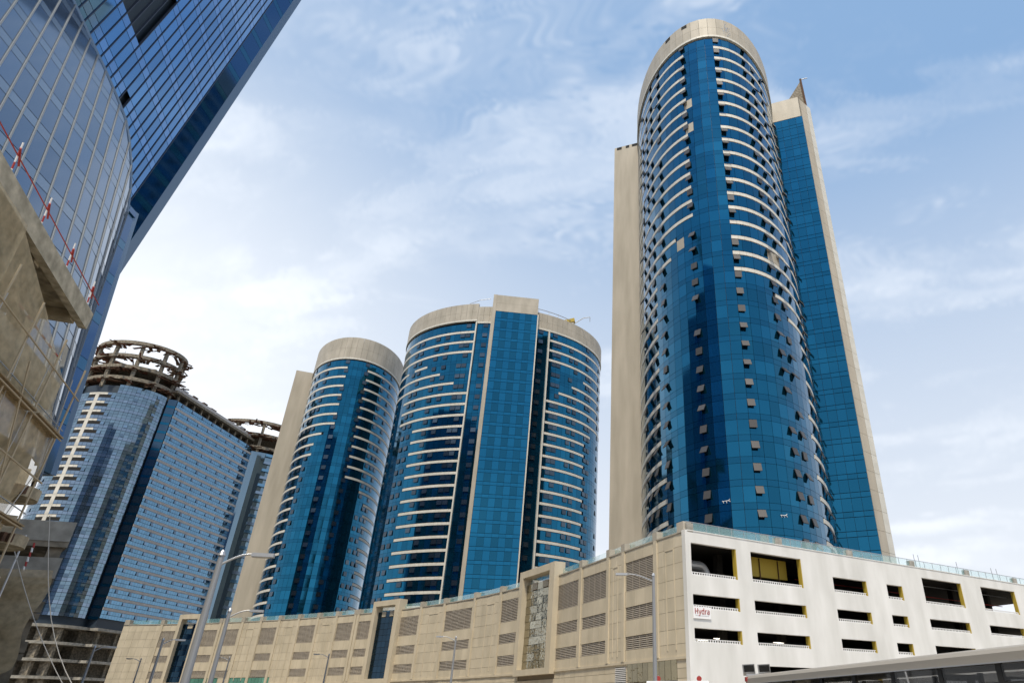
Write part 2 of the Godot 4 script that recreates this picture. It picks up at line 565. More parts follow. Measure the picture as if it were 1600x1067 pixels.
func tower_middle() -> void:
	var t := thing("glass_tower", "wide round blue glass tower with flat glass stair panel up its middle", "tower")
	var e := [-44.18, -208.8, 33.93, 27.81, -0.1705]
	var pitch := 3.55
	var bands := func(r: int) -> Array:
		var out := []
		if r < 3:
			out.append([105.6, 200.0])
		elif r == 3:
			out.append([133.0, 143.7])
			out.append([150.0, 200.0])
		elif r == 4:
			out.append([123.2, 200.0])
		elif r == 5:
			out.append([114.2, 200.0])
		elif r < 9:
			out.append([105.6, 150.0])
		else:
			out.append([105.6, 136.4])
		if r < 3:
			out.append([-12.0, 65.9])
		elif r < 6:
			out.append([-12.0, [38.8, 48.5, 57.5][r - 3]])
		elif r < 9:
			out.append([-12.0 if r < 8 else 29.3, 65.9])
		else:
			out.append([36.0, 65.9])
		return out
	var clad := func(_r: int, tm: float) -> int:
		return 1 if tm > 76.0 and tm < 97.0 else 0
	round_tower(t, e, -12.0, 200.0, 1.75, 109.3, 106.2, pitch, 25, bands, [[100.6, -1, 25], [109.8, -1, 25], [112.7, 0, 25], [121.6, 0, 24], [127.9, 0, 24], [139.8, 0, 24], [144.5, 0, 24], [70.4, -1, 25], [61.6, -1, 24], [58.8, 0, 24], [50.0, 0, 24], [46.0, 1, 24], [35.0, -1, 24], [31.5, 2, 24], [16.0, 0, 24]], 1.5, 0.10, clad)
	crown_ring(t, e, 109.3, 115.4, -12.0, 105.6)
	crown_ring(t, e, 110.2, 116.6, 105.6, 200.0)
	for a in [105.6, 65.9]:
		part(t, "corner_fin", eband(e, a - 0.35, a + 0.35, 0.0, 109.6, -0.2, 0.75, 3.0, 0.0), M.cream)
	# the flat panel that stands in front
	var f := Vector3(-36.2, 0, -180.4)
	var r := Vector3(0.9805, 0, -0.1968)
	var b := Vector3(-0.1968, 0, -0.9805)
	part(t, "stair_wall", slab_mesh(f - r * 6.3 + b * 0.2, r * 13.0, Vector3.UP * 118.2, b * 12), M.frame_dark)
	part(t, "stair_parapet", slab_mesh(f - r * 6.65 - b * 0.1 + Vector3.UP * 113.0, r * 13.4, Vector3.UP * 3.0, b * 12.5), M.crown)
	part(t, "stair_parapet", slab_mesh(f - r * 6.65 - b * 0.1 + Vector3.UP * 116.03, r * 13.4, Vector3.UP * 3.0, b * 12.5), M.crown)
	part(t, "stair_edge", slab_mesh(f - r * 7.75 - b * 0.25, r * 1.1, Vector3.UP * 119.0, b * 12.5), M.crown)
	part(t, "stair_edge", slab_mesh(f + r * 6.72 - b * 0.25, r * 0.35, Vector3.UP * 113.0, b * 12.5), M.cream)
	var light := []
	var dark := []
	for row in 32:
		for c in 7:
			for hgt in [[0.0, 2.5], [2.55, 0.95]]:
				var x := plate(f + r * (-6.6 + 1.9 * (c + 0.5)) + Vector3.UP * (112.95 - 3.55 * row - hgt[0] - hgt[1] * 0.5), r, 1.86, hgt[1] - 0.05, rng.randf_range(-1, 1) * 0.002, rng.randf_range(-1, 1) * 0.002)
				x.basis.z = -b
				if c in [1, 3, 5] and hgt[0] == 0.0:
					dark.append(x)  # every other column has a darker glass tint
				else:
					light.append(x)
	var pane := BoxMesh.new()
	pane.size = Vector3(1, 1, 0.08)
	pieces(t, "stair_pane", pane, M.panel_light, light, 0.05)
	pieces(t, "dark_pane", pane, M.panel_dark, dark, 0.05)
	part(t, "roof_rail", tube_mesh([ept(e, 100, -1.0) + Vector3.UP * 119.3, ept(e, 106, -1.0) + Vector3.UP * 118.8, ept(e, 112, -1.0) + Vector3.UP * 117.6], 0.1, 0.1, 6), M.metal)
	var rp := []
	for i in 10:
		rp.append(ept(e, 74.0 - 3.2 * i, -1.5) + Vector3.UP * (117.9 - 0.05 * i))
	part(t, "roof_rail", tube_mesh(rp, 0.12, 0.12, 6), M.metal)
	for i in 5:
		var p := ept(e, 72.0 - 6.4 * i, -1.5)
		part(t, "rail_post", tube_mesh([p + Vector3.UP * 114.3, p + Vector3.UP * 117.9], 0.09, 0.09, 5), M.metal)
	# window-cleaning crane on the roof edge
	var cp := ept(e, 48.0, -1.6) + Vector3.UP * 114.4
	var k := thing("roof_crane", "small tan window-cleaning crane on the roof of the wide round tower", "crane", cp)
	part(k, "mast", slab_mesh(Vector3(-0.5, 0, -0.5), Vector3(1, 0, 0), Vector3(0, 2.6, 0), Vector3(0, 0, 1)), M.cream)
	part(k, "cradle", slab_mesh(Vector3(-2.6, 2.0, -0.9), Vector3(3.6, 0.9, 0), Vector3(-0.3, 1.3, 0), Vector3(0, 0, 1.6)), M.yellow)
	part(k, "jib", tube_mesh([Vector3(0.4, 2.0, 0), Vector3(3.8, 4.2, 0.5), Vector3(6.2, 4.4, 0.8)], 0.16, 0.1, 6), M.cream)
	part(k, "hook", tube_mesh([Vector3(6.1, 4.4, 0.8), Vector3(6.1, 2.6, 0.8)], 0.14, 0.1, 6), M.metal)

func tower_left() -> void:
	var t := thing("glass_tower", "slender round blue glass tower with plain cream wall on its left", "tower")
	var e := [-106.05, -232.4, 15.77, 24.92, -0.3507]
	var bands := func(r: int) -> Array:
		var out := []
		if r < 7:
			out.append([99.3, 200.0])
		elif r == 7:
			out.append([112.5, 200.0])
		elif r < 10:
			out.append([119.5, 200.0])
		else:
			out.append([130.3, 200.0])
		if r < 12:
			out.append([-20.0, 74.5])
		elif r == 12:
			out.append([-20.0, 54.0])
		elif r < 19:
			out.append([-20.0, 44.0 - (r - 13)])
		else:
			out.append([-20.0, 38.0 - 0.8 * (r - 19)])
		return out
	var clad := func(_r: int, _t: float) -> int:
		return 0
	round_tower(t, e, -20.0, 200.0, 1.6, 110.5, 107.5, 3.54, 26, bands, [[100.3, -1, 26], [75.8, -1, 26], [51.3, -1, 26], [44.0, 6, 26], [37.5, -1, 26], [126.0, -1, 26], [140.5, -1, 26], [133.0, 4, 26], [149.9, -1, 26]], 1.4, 0.14, clad)
	crown_ring(t, e, 111.0, 119.7, -20.0, 200.0)
	var f := Vector3(sin(deg_to_rad(-29.5)), 0, -cos(deg_to_rad(-29.5))) * 268.0
	var r := Vector3(cos(deg_to_rad(-26)), 0, sin(deg_to_rad(-26)))
	var b := Vector3(r.z, 0, -r.x)
	part(t, "spine_wall", slab_mesh(f, r * 40, Vector3.UP * 119.0, b * 8), M.beige_wall)

# ---------------------------------------------------------------- unfinished tower far left
func ring_beam(t: Node3D, e: Array, y: float, ta: float, tb: float) -> void:
	part(t, "ring_beam", eband(e, ta, tb, y - 0.7, y + 0.6, -1.3, 0.25, 2.5, 0.0), M.concrete)

func raw_top(t: Node3D, e: Array, ys: Array, base: float, step: float, ta: float, tb: float) -> void:
	for y in ys:
		ring_beam(t, e, y, ta, tb)
	var n := int((tb - ta) / step)
	for i in n + 1:
		var a := ta + step * i
		var p := ept(e, a, -0.5)
		var q := (ept(e, a + 1, -0.5) - p).normalized()
		var o := Vector3(q.z, 0, -q.x)
		for k in ys.size():
			var lo: float = base if k == 0 else ys[k - 1] + 0.55
			part(t, "column", slab_mesh(p - q * 0.6 - o * 0.45 + Vector3.UP * lo, q * 1.2, Vector3.UP * (ys[k] - 0.55 - lo), o * 0.9), M.concrete)
	for y in ys.slice(0, 2):                        # slabs half cast inside the lower rings
		part(t, "floor_slab", prism_mesh(epoly(e, -1.2, 48), y - 0.5, y - 0.15), M.concrete)
	for i in 22:                                    # decks of boards left half struck between the rings
		var a := rng.randf_range(ta, tb)
		var y: float = ys[rng.randi() % ys.size()] - rng.randf_range(0.75, 1.6)
		part(t, "formwork_deck", eband(e, a, a + rng.randf_range(10, 34), y, y + 0.18, -rng.randf_range(2.0, 4.5), rng.randf_range(-0.3, 1.1), 1.2, 0.12), M.brown_wood if i % 3 else M.rust)
	for i in 300:                                   # formwork boards left on the rings
		var a := rng.randf_range(ta, tb)
		var y: float = ys[rng.randi() % ys.size()] + rng.randf_range(-2.0, -0.4)
		var p := ept(e, a, rng.randf_range(-1.5, 0.6)) + Vector3.UP * y
		var d := Vector3(rng.randfn(0, 1), rng.randfn(0, 0.10), rng.randfn(0, 1)).normalized()
		var s := d.cross(Vector3.UP).normalized()
		part(t, "formwork_board", slab_mesh(p - d * 1.2, d * rng.randf_range(2.0, 5.5), Vector3.UP * 0.14, s * rng.randf_range(0.3, 1.2)), M.brown_wood if i % 4 else M.rust)

func tower_unfinished() -> void:
	var t := thing("unfinished_tower", "unfinished tower with bare concrete rings on top and pale blue glass below", "tower")
	var e := [-192.0, -230.0, 15.5, 13.0, 0.0]
	var y0 := 24.6
	var y1 := 105.4
	part(t, "core", prism_mesh(epoly(e, -0.5), y0, y1 - 0.4), M.frame_dark)
	var cuts := ecuts(e, 1.0, 200.0, 1.35)
	var pane := BoxMesh.new()
	pane.size = Vector3(1, 1, 0.08)
	var vis := []
	var pal := []
	var slot := []
	var creams := []
	var sash := []
	var pitch := 3.4
	var rows := int((y1 - y0) / pitch)
	for r in rows:
		var y := y1 - pitch * r
		for i in cuts.size() - 1:
			var tm: float = (cuts[i] + cuts[i + 1]) * 0.5
			var a := ept(e, cuts[i])
			var b := ept(e, cuts[i + 1])
			var right := (a - b).normalized()
			if right.cross(Vector3.UP).dot(a - Vector3(e[0], 0, e[1])) < 0:
				right = -right
			var w := a.distance_to(b) - 0.07
			var c := (a + b) * 0.5
			var balcony := tm > 74.0 and tm < 106.0
			if r == 0 and tm > 70.0 and tm < 118.0:
				continue                                   # top storey not yet glazed here
			if balcony and tm > 88.3 and tm < 93.7:
				creams.append(plate(c + Vector3.UP * (y - pitch * 0.5), right, w + 0.05, pitch - 0.05))
				continue
			if balcony:
				(creams if tm > 77.0 and tm < 103.0 else pal).append(plate(c + Vector3.UP * (y - 0.5), right, w, 0.8))
				slot.append(plate(c + Vector3.UP * (y - 1.55), right, w + 0.07, 1.1))
				pal.append(plate(c + Vector3.UP * (y - 2.75), right, w, 1.2))
				continue
			var yaw := rng.randf_range(-1, 1) * 0.008
			var ln := rng.randf_range(-1, 1) * 0.006
			vis.append(plate(c + Vector3.UP * (y - 0.6), right, w, 1.05, yaw, ln))
			vis.append(plate(c + Vector3.UP * (y - 1.72), right, w, 1.05, yaw, ln))
			pal.append(plate(c + Vector3.UP * (y - 2.82), right, w, 1.05, yaw, ln))
			if i % 5 == 2 and rng.randf() < 0.8:
				sash.append(plate(c + Vector3.UP * (y - 1.7) + right.cross(Vector3.UP) * 0.22, right, w * 0.86, 1.0, 0, -0.12))
	# flat side between the two round ends
	var p0 := Vector3(-173.7, 0, -232.2)
	var p1 := Vector3(-170.4, 0, -287.5)
	var d := (p1 - p0).normalized()
	var rt := d                                            # to the right seen from outside
	var out := rt.cross(Vector3.UP)
	if out.x < 0:
		out = -out
	var len := p0.distance_to(p1)
	part(t, "core", slab_mesh(p0 - out * 0.5 + Vector3.UP * y0, d * len, Vector3.UP * (y1 - y0), -out * 24), M.frame_dark)
	for r in rows:
		var ra := ept(e, -4.0)
		var rb := p0 - out * 0.3
		var y := y1 - pitch * (r + 1)
		part(t, "recess_pane", slab_mesh(ra + Vector3.UP * (y + 0.9), rb - ra, Vector3.UP * 2.45, Vector3(-0.1, 0, 0)), M.recess_glass)
		part(t, "recess_band", slab_mesh(ra + Vector3.UP * y, rb - ra, Vector3.UP * 0.86, Vector3(-0.1, 0, 0)), M.blue_spandrel)
	var flat_pane := []
	var ncol := 44
	var cw := len / ncol
	for r in rows:
		var y := y1 - pitch * r
		if r > 0:
			part(t, "floor_band", slab_mesh(p0 + Vector3.UP * (y - 0.42), d * len, Vector3.UP * 0.85, out * 0.2), M.grey_band)
		for i in ncol:
			for hgt in [[0.45, 1.2], [1.7, 1.2]]:
				var x := plate(p0 + d * cw * (i + 0.5) + Vector3.UP * (y - hgt[0] - hgt[1] * 0.5), d, cw - 0.07, hgt[1] - 0.06, rng.randf_range(-1, 1) * 0.006, rng.randf_range(-1, 1) * 0.005)
				if x.basis.z.dot(out) < 0:
					x = plate(x.origin, -d, cw - 0.07, hgt[1] - 0.06)
				flat_pane.append(x)
			if (i + r % 2) % 5 == 2:
				sash.append(plate(p0 + d * cw * (i + 0.5) + out * 0.2 + Vector3.UP * (y - 1.1), d if plate(p0, d, 1, 1).basis.z.dot(out) > 0 else -d, cw * 0.85, 1.15, 0, -0.12))
	pieces(t, "curved_pane", pane, M.curve_glass, vis, 0.14)
	pieces(t, "spandrel_pane", pane, M.grey_glass, pal, 0.10, 150)
	pieces(t, "flat_pane", pane, M.sky_glass, flat_pane, 0.08)
	pieces(t, "balcony_panel", pane, M.cream, creams, 0.06)
	pieces(t, "balcony_slot", pane, M.void_dark, slot, 0.0, 100)
	pieces(t, "window_sash", pane, M.sash_blue, sash, 0.25, 200)
	# roof over the flat side: columns, edge slab, parapet sheeting
	for i in 12:
		part(t, "roof_column", slab_mesh(p0 + d * (2.0 + i * 4.7) - out * 2.0 + Vector3.UP * y1, d * 0.8, Vector3.UP * 3.0, -out * 0.8), M.concrete)
	part(t, "roof_edge", slab_mesh(p0 - d * 1.0 - out * 0.8 + Vector3.UP * (y1 + 3.0), d * (len - 2), Vector3.UP * 0.9, -out * 20), M.concrete)
	part(t, "roof_edge", slab_mesh(p0 - d * 1.0 - out * 1.6 + Vector3.UP * (y1 + 3.9), d * (len - 4), Vector3.UP * 1.5, -out * 0.5), M.grey_band)
	part(t, "roof_wall", slab_mesh(p0 - out * 8.0 + Vector3.UP * y1, d * len, Vector3.UP * 3.0, -out * 0.4), M.concrete)
	for i in 14:
		var pp := p0 + d * rng.randf_range(1, len - 4) - out * rng.randf_range(1.2, 3.0) + Vector3.UP * (y1 + 5.4)
		part(t, "roof_clutter", slab_mesh(pp, d * rng.randf_range(1.0, 4.0), Vector3.UP * rng.randf_range(0.2, 0.8) + d * 0.3, -out * rng.randf_range(0.4, 1.4)), M.brown_wood if i % 3 else M.metal)
	raw_top(t, e, [108.3, 112.9, 117.4, 122.9], y1 - 1.0, 33.0, -72.0, 260.0)
	# the far round end with its balconies
	var e2 := [-181.0, -297.0, 20.0, 16.0, 0.0]
	part(t, "far_end", prism_mesh(epoly(e2, 0.0, 64), 0, y1 - 2.0), M.curve_glass)
	for r in rows:
		part(t, "balcony", eband(e2, -25, 40, y1 - pitch * r - 3.6, y1 - pitch * r - 2.4, -0.2, 1.0, 3.0, 0.0), M.grey_glass if r % 2 else M.sky_glass)
	raw_top(t, e2, [105.6, 111.6, 117.6], y1 - 4.0, 33.0, -80.0, 100.0)
	# open concrete floors below the glass
	for k in 6:
		var y := 0.6 + 4.75 * k
		part(t, "floor_slab", prism_mesh(epoly(e, 1.2, 64), y - 0.45, y + 0.35), M.pale_concrete)
		part(t, "floor_slab", slab_mesh(p0 + out * 1.0 + Vector3.UP * (y - 0.45), d * len, Vector3.UP * 0.79, -out * 24), M.pale_concrete)
		if k < 5:
			for i in 9:
				var q := ept(e, 30.0 + 17.0 * i, -0.6)
				part(t, "column", slab_mesh(q + Vector3(-1.1, y + 0.35, -0.6), Vector3(2.4, 0, 0), Vector3.UP * 3.95, Vector3(0, 0, 1.2)), M.concrete)
			for i in 7:
				part(t, "column", slab_mesh(p0 + d * (3 + 8 * i) - out * 1.0 + Vector3.UP * (y + 0.35), d * 1.1, Vector3.UP * 3.95, -out * 1.1), M.concrete)
	part(t, "inner_wall", prism_mesh(epoly(e, -5.0, 48), 0, y0), M.concrete)
	part(t, "inner_wall", slab_mesh(p0 - out * 5, d * len, Vector3.UP * y0, -out * 10), M.concrete)

# ---------------------------------------------------------------- near leaning tower at the left edge
func ruled(t: Node3D, called: String, lines: Array, y_base: float, hs: Array, limit: Array, vis_m: StandardMaterial3D, span_m: StandardMaterial3D, span_h: float, skip: Dictionary, bar: StandardMaterial3D, bar_out: float, bar_w: float) -> void:
	var vis := []
	var spa := []
	var st := begin()
	for i in lines.size() - 1:
		for j in hs.size() - 1:
			if skip.has("%d_%d" % [i, j]):
				continue
			var hl := minf((limit[i] + limit[i + 1]) * 0.5, 999.0)
			for s in [[hs[j], hs[j + 1] - span_h, 0], [hs[j + 1] - span_h, hs[j + 1], 1]]:
				var ya: float = s[0] + 0.03
				var yb: float = minf(s[1] - 0.03, hl)
				if yb - ya < 0.15:
					continue
				var a: Vector3 = lines[i][0] + lines[i][1] * (ya - y_base)
				var b: Vector3 = lines[i + 1][0] + lines[i + 1][1] * (ya - y_base)
				var c: Vector3 = lines[i][0] + lines[i][1] * (yb - y_base)
				var c2: Vector3 = lines[i + 1][0] + lines[i + 1][1] * (yb - y_base)
				var x := b - a
				var y := ((c - a) + (c2 - b)) * 0.5
				var n := x.cross(y).normalized()
				n = (n + x.normalized() * rng.randf_range(-1, 1) * 0.004).normalized()
				var xf := Transform3D(Basis(x * (1.0 - 0.05 / x.length()), y, n), (a + b + c + c2) * 0.25)
				if s[2] == 0:
					vis.append(xf)
				else:
					spa.append(xf)
	var pane := BoxMesh.new()
	pane.size = Vector3(1, 1, 0.06)
	pieces(t, called + "_pane", pane, vis_m, vis, 0.09)
	pieces(t, called + "_spandrel", pane, span_m, spa, 0.05)
	for i in lines.size():
		var lo: Vector3 = lines[i][0] + lines[i][1] * (hs[0] - y_base)
		var hi: Vector3 = lines[i][0] + lines[i][1] * (minf(hs[hs.size() - 1], limit[i]) - y_base)
		var k := mini(i, lines.size() - 2)
		var x: Vector3 = (lines[k + 1][0] - lines[k][0]).normalized()
		var n: Vector3 = x.cross(hi - lo).normalized()
		part(t, "mullion", slab_mesh(lo - x * bar_w * 0.5 - n * 0.1, x * bar_w, hi - lo, n * (0.1 + bar_out)), bar)
	# dark shell behind the glass
	for i in lines.size() - 1:
		var q := []
		for k in [i, i + 1]:
			var top: float = minf(hs[hs.size() - 1], limit[k])
			q.append(lines[k][0] + lines[k][1] * (hs[0] - y_base))
			q.append(lines[k][0] + lines[k][1] * (top - y_base))
		var n: Vector3 = (q[2] - q[0]).cross(q[1] - q[0]).normalized()
		var o := -n * 0.5
		quad(st, q[0] + o, q[2] + o, q[3] + o, q[1] + o, n)
		quad(st, q[0] + o * 1.6, q[2] + o * 1.6, q[3] + o * 1.6, q[1] + o * 1.6, -n)
		quad(st, q[1] + o, q[3] + o, q[3] + o * 1.6, q[1] + o * 1.6, Vector3.UP)
	part(t, called + "_backing", done(st), M.frame_dark)

func strip(t: Node3D, a: Array, b: Array, y_base: float, y0: float, y1: float, pitch: float, m: Material, band: Material) -> void:
	var y := y0
	while y < y1:
		var e := minf(y + pitch, y1)
		for s in [[y, e - 0.9, m], [e - 0.9, e, band]]:
			var p: Vector3 = a[0] + a[1] * (s[0] + 0.02 - y_base)
			var q: Vector3 = b[0] + b[1] * (s[0] + 0.02 - y_base)
			var u: Vector3 = a[1] * (s[1] - s[0] - 0.04)
			var n := (q - p).cross(u).normalized()
			part(t, "return_pane", slab_mesh(p - n * 0.1, q - p, u, n * 0.1), s[2])
		y = e

func tower_leaning() -> void:
	var t := thing("leaning_tower", "near blue glass tower with a sloping curtain wall at the left edge", "tower")
	var yb := 30.0
	# lower volume, its wall leaning back to the left
	var m0 := Vector3(-0.4826, 1, -0.3184)
	var m1 := Vector3(-0.4056, 1, -0.3359)
	var lines := []
	var limit := []
	var n := 23
	for i in n + 1:
		var f := float(i) / n
		var z := lerpf(-11.5, -37.6, f)
		var x := -31.4 + (z + 11.5) * 0.122
		var g := clampf((-z - 28.0) / 9.6, 0, 1)
		x += -2.0 * g * g * g
		lines.append([Vector3(x, yb, z), m0.lerp(m1, g * g)])
		limit.append(lerpf(48.0, 45.0, clampf((-z - 24.8) / 4.9, 0, 1)) if z > -29.7 else (lerpf(45.0, 42.4, (-z - 29.7) / 3.5) if z > -33.2 else lerpf(42.4, 35.0, (-z - 33.2) / 4.4)))
		if z > -24.8:
			limit[i] = 48.0 + (24.8 + z) * 0.55
	var hs := []
	for k in 13:
		hs.append(11.0 + 3.95 * k)
	ruled(t, "slope", lines, yb, hs, limit, M.near_grey, M.near_grey_spandrel, 0.95, {}, M.mullion, 0.09, 0.085)
	var st := begin()                                       # metal capping where the slope stops
	for i in n:
		var a: Vector3 = lines[i][0] + lines[i][1] * (limit[i] - yb)
		var b: Vector3 = lines[i + 1][0] + lines[i + 1][1] * (limit[i + 1] - yb)
		slab(st, a + Vector3(0.12, -0.5, 0), b - a, Vector3(0, 0.55, 0), Vector3(-1.6, 0, 0.3))
	part(t, "slope_capping", done(st), M.fin_metal)
	var last: Array = lines[n]
	var s1 := [last[0] + Vector3(-0.08, 0, -0.85), m1]
	var s2 := [s1[0] + Vector3(0.05, 0, -0.3), m1]
	strip(t, last, s1, yb, 12.0, 36.0, 3.95, M.deep_glass, M.blue_spandrel)
	part(t, "corner_fin", slab_mesh(s1[0] + m1 * -18.0, s2[0] - s1[0], m1 * 24.0, Vector3(-0.8, 0, 0)), M.fin_metal)
	# body behind the slope
	st = begin()
	prism(st, PackedVector2Array([Vector2(-30, -8), Vector2(-36, -34), Vector2(-60, -38), Vector2(-60, -8)]), 0, 10.5)
	part(t, "body", done(st), M.concrete)
	# tall upright volume behind
	var mr := Vector3(0.0315, 1, -0.1286)
	var l2 := []
	var lim2 := []
	var n2 := 24
	var a0 := Vector2(-42.0, -22.0)
	var a1 := Vector2(-46.0, -36.0)
	var a2 := Vector2(-50.6, -48.6)
	for i in n2 + 1:
		var f := float(i) / n2
		var p := a0.lerp(a1, f).lerp(a1.lerp(a2, f), f)
		l2.append([Vector3(p.x, yb, p.y), mr])
		lim2.append(999.0)
	hs = []
	for k in 27:
		hs.append(24.0 + 3.95 * k)
	ruled(t, "upright", l2, yb, hs, lim2, M.near_glass, M.near_spandrel, 0.95, OPEN, M.mullion_dark, 0.10, 0.07)
	var e0: Array = l2[n2]
	var r1 := [e0[0] + Vector3(-0.1, 0, -2.7), mr]
	var r2 := [r1[0] + Vector3(0.3, 0, -0.8), mr]
	strip(t, e0, r1, yb, 20.0, 126.0, 3.95, M.deep_glass, M.blue_spandrel)
	part(t, "corner_fin", slab_mesh(r1[0] - mr * 12.0, r2[0] - r1[0], mr * 113.0, Vector3(-1.2, 0, 0)), M.fin_metal)
	var bp := PackedVector2Array()
	for i in range(0, n2 + 1, 6):
		bp.append(Vector2(l2[i][0].x - 7.5, l2[i][0].z + 2.0))
	bp.append_array([Vector2(-105, -88), Vector2(-160, -122), Vector2(-176, -64), Vector2(-112, -8), Vector2(-60, -6)])  # far corners are added, unseen, to darken reflections in the other towers
	part(t, "upright_body_added_mass", prism_mesh(bp, 0, 124.0), M.deep_glass)
	# rooms behind the open bays
	st = begin()
	for k in 22:
		var y := 24.0 + 3.95 * k
		var o := mr * (y - yb)
		for i in range(0, n2, 4):
			var p: Vector3 = l2[i][0] + o
			var q: Vector3 = l2[i + 4][0] + o
			slab(st, p + Vector3(-0.7, -0.35, -0.1), q - p, Vector3.UP * 0.3, Vector3(-5, 0, 1.4))
	part(t, "floor_slab", done(st), M.concrete)
	st = begin()
	for i in range(0, n2, 4):
		var p: Vector3 = l2[i][0] + mr * -10.0
		var q: Vector3 = l2[i + 4][0] + mr * -10.0
		slab(st, p + Vector3(-5, 0, 1.4), q - p, mr * 106.0, Vector3(-0.4, 0, 0.1))
	part(t, "inner_wall", done(st), M.concrete)

const OPEN := {"15_6": 1, "7_9": 1, "8_9": 1, "9_9": 1, "10_9": 1, "11_9": 1, "12_9": 1, "9_8": 1, "10_8": 1, "11_8": 1, "12_8": 1}

# ---------------------------------------------------------------- raw concrete building with nets, in front of it
func net_sheet(called: String, label: String, p00: Vector3, p10: Vector3, p01: Vector3, p11: Vector3, sag: float, sd: int) -> void:
	var nz := FastNoiseLite.new()
	nz.seed = sd
	nz.frequency = 0.085
	nz.fractal_octaves = 3
	var st := begin()
	var nx := 34
	var ny := 34
	var nn := (p10 - p00).cross(p01 - p00).normalized()
	var grid := []
	for j in ny + 1:
		for i in nx + 1:
			var u := float(i) / nx
			var v := float(j) / ny
			var p := p00.lerp(p10, u).lerp(p01.lerp(p11, u), v)
			var k := nz.get_noise_2d(u * 22.0, v * 22.0 + v * u * 9.0) * 1.1 + 0.25 * absf(sin(u * 6.0 + v * 3.0 + sd))
			grid.append(p + nn * (k * sag * (0.35 + sin(PI * v))) + Vector3.UP * 0.22 * sin(u * 26.0 + sd) * v + (p10 - p00).normalized() * 0.12 * sin(v * 9.0 + sd) * (1.0 - u))
	st.set_smooth_group(0)
	for j in ny:
		for i in nx:
			var a: int = j * (nx + 1) + i
			for q in [[a, a + 1, a + nx + 2], [a, a + nx + 2, a + nx + 1]]:
				for w in q:
					st.set_smooth_group(0)
					st.add_vertex(grid[w])
	var o := MeshInstance3D.new()
	o.name = numbered(self, called)
	o.mesh = done(st)
	o.material_override = M.net
	add_child(o, true)
	tag(o, label, "netting", "tan safety nets on the raw concrete building")

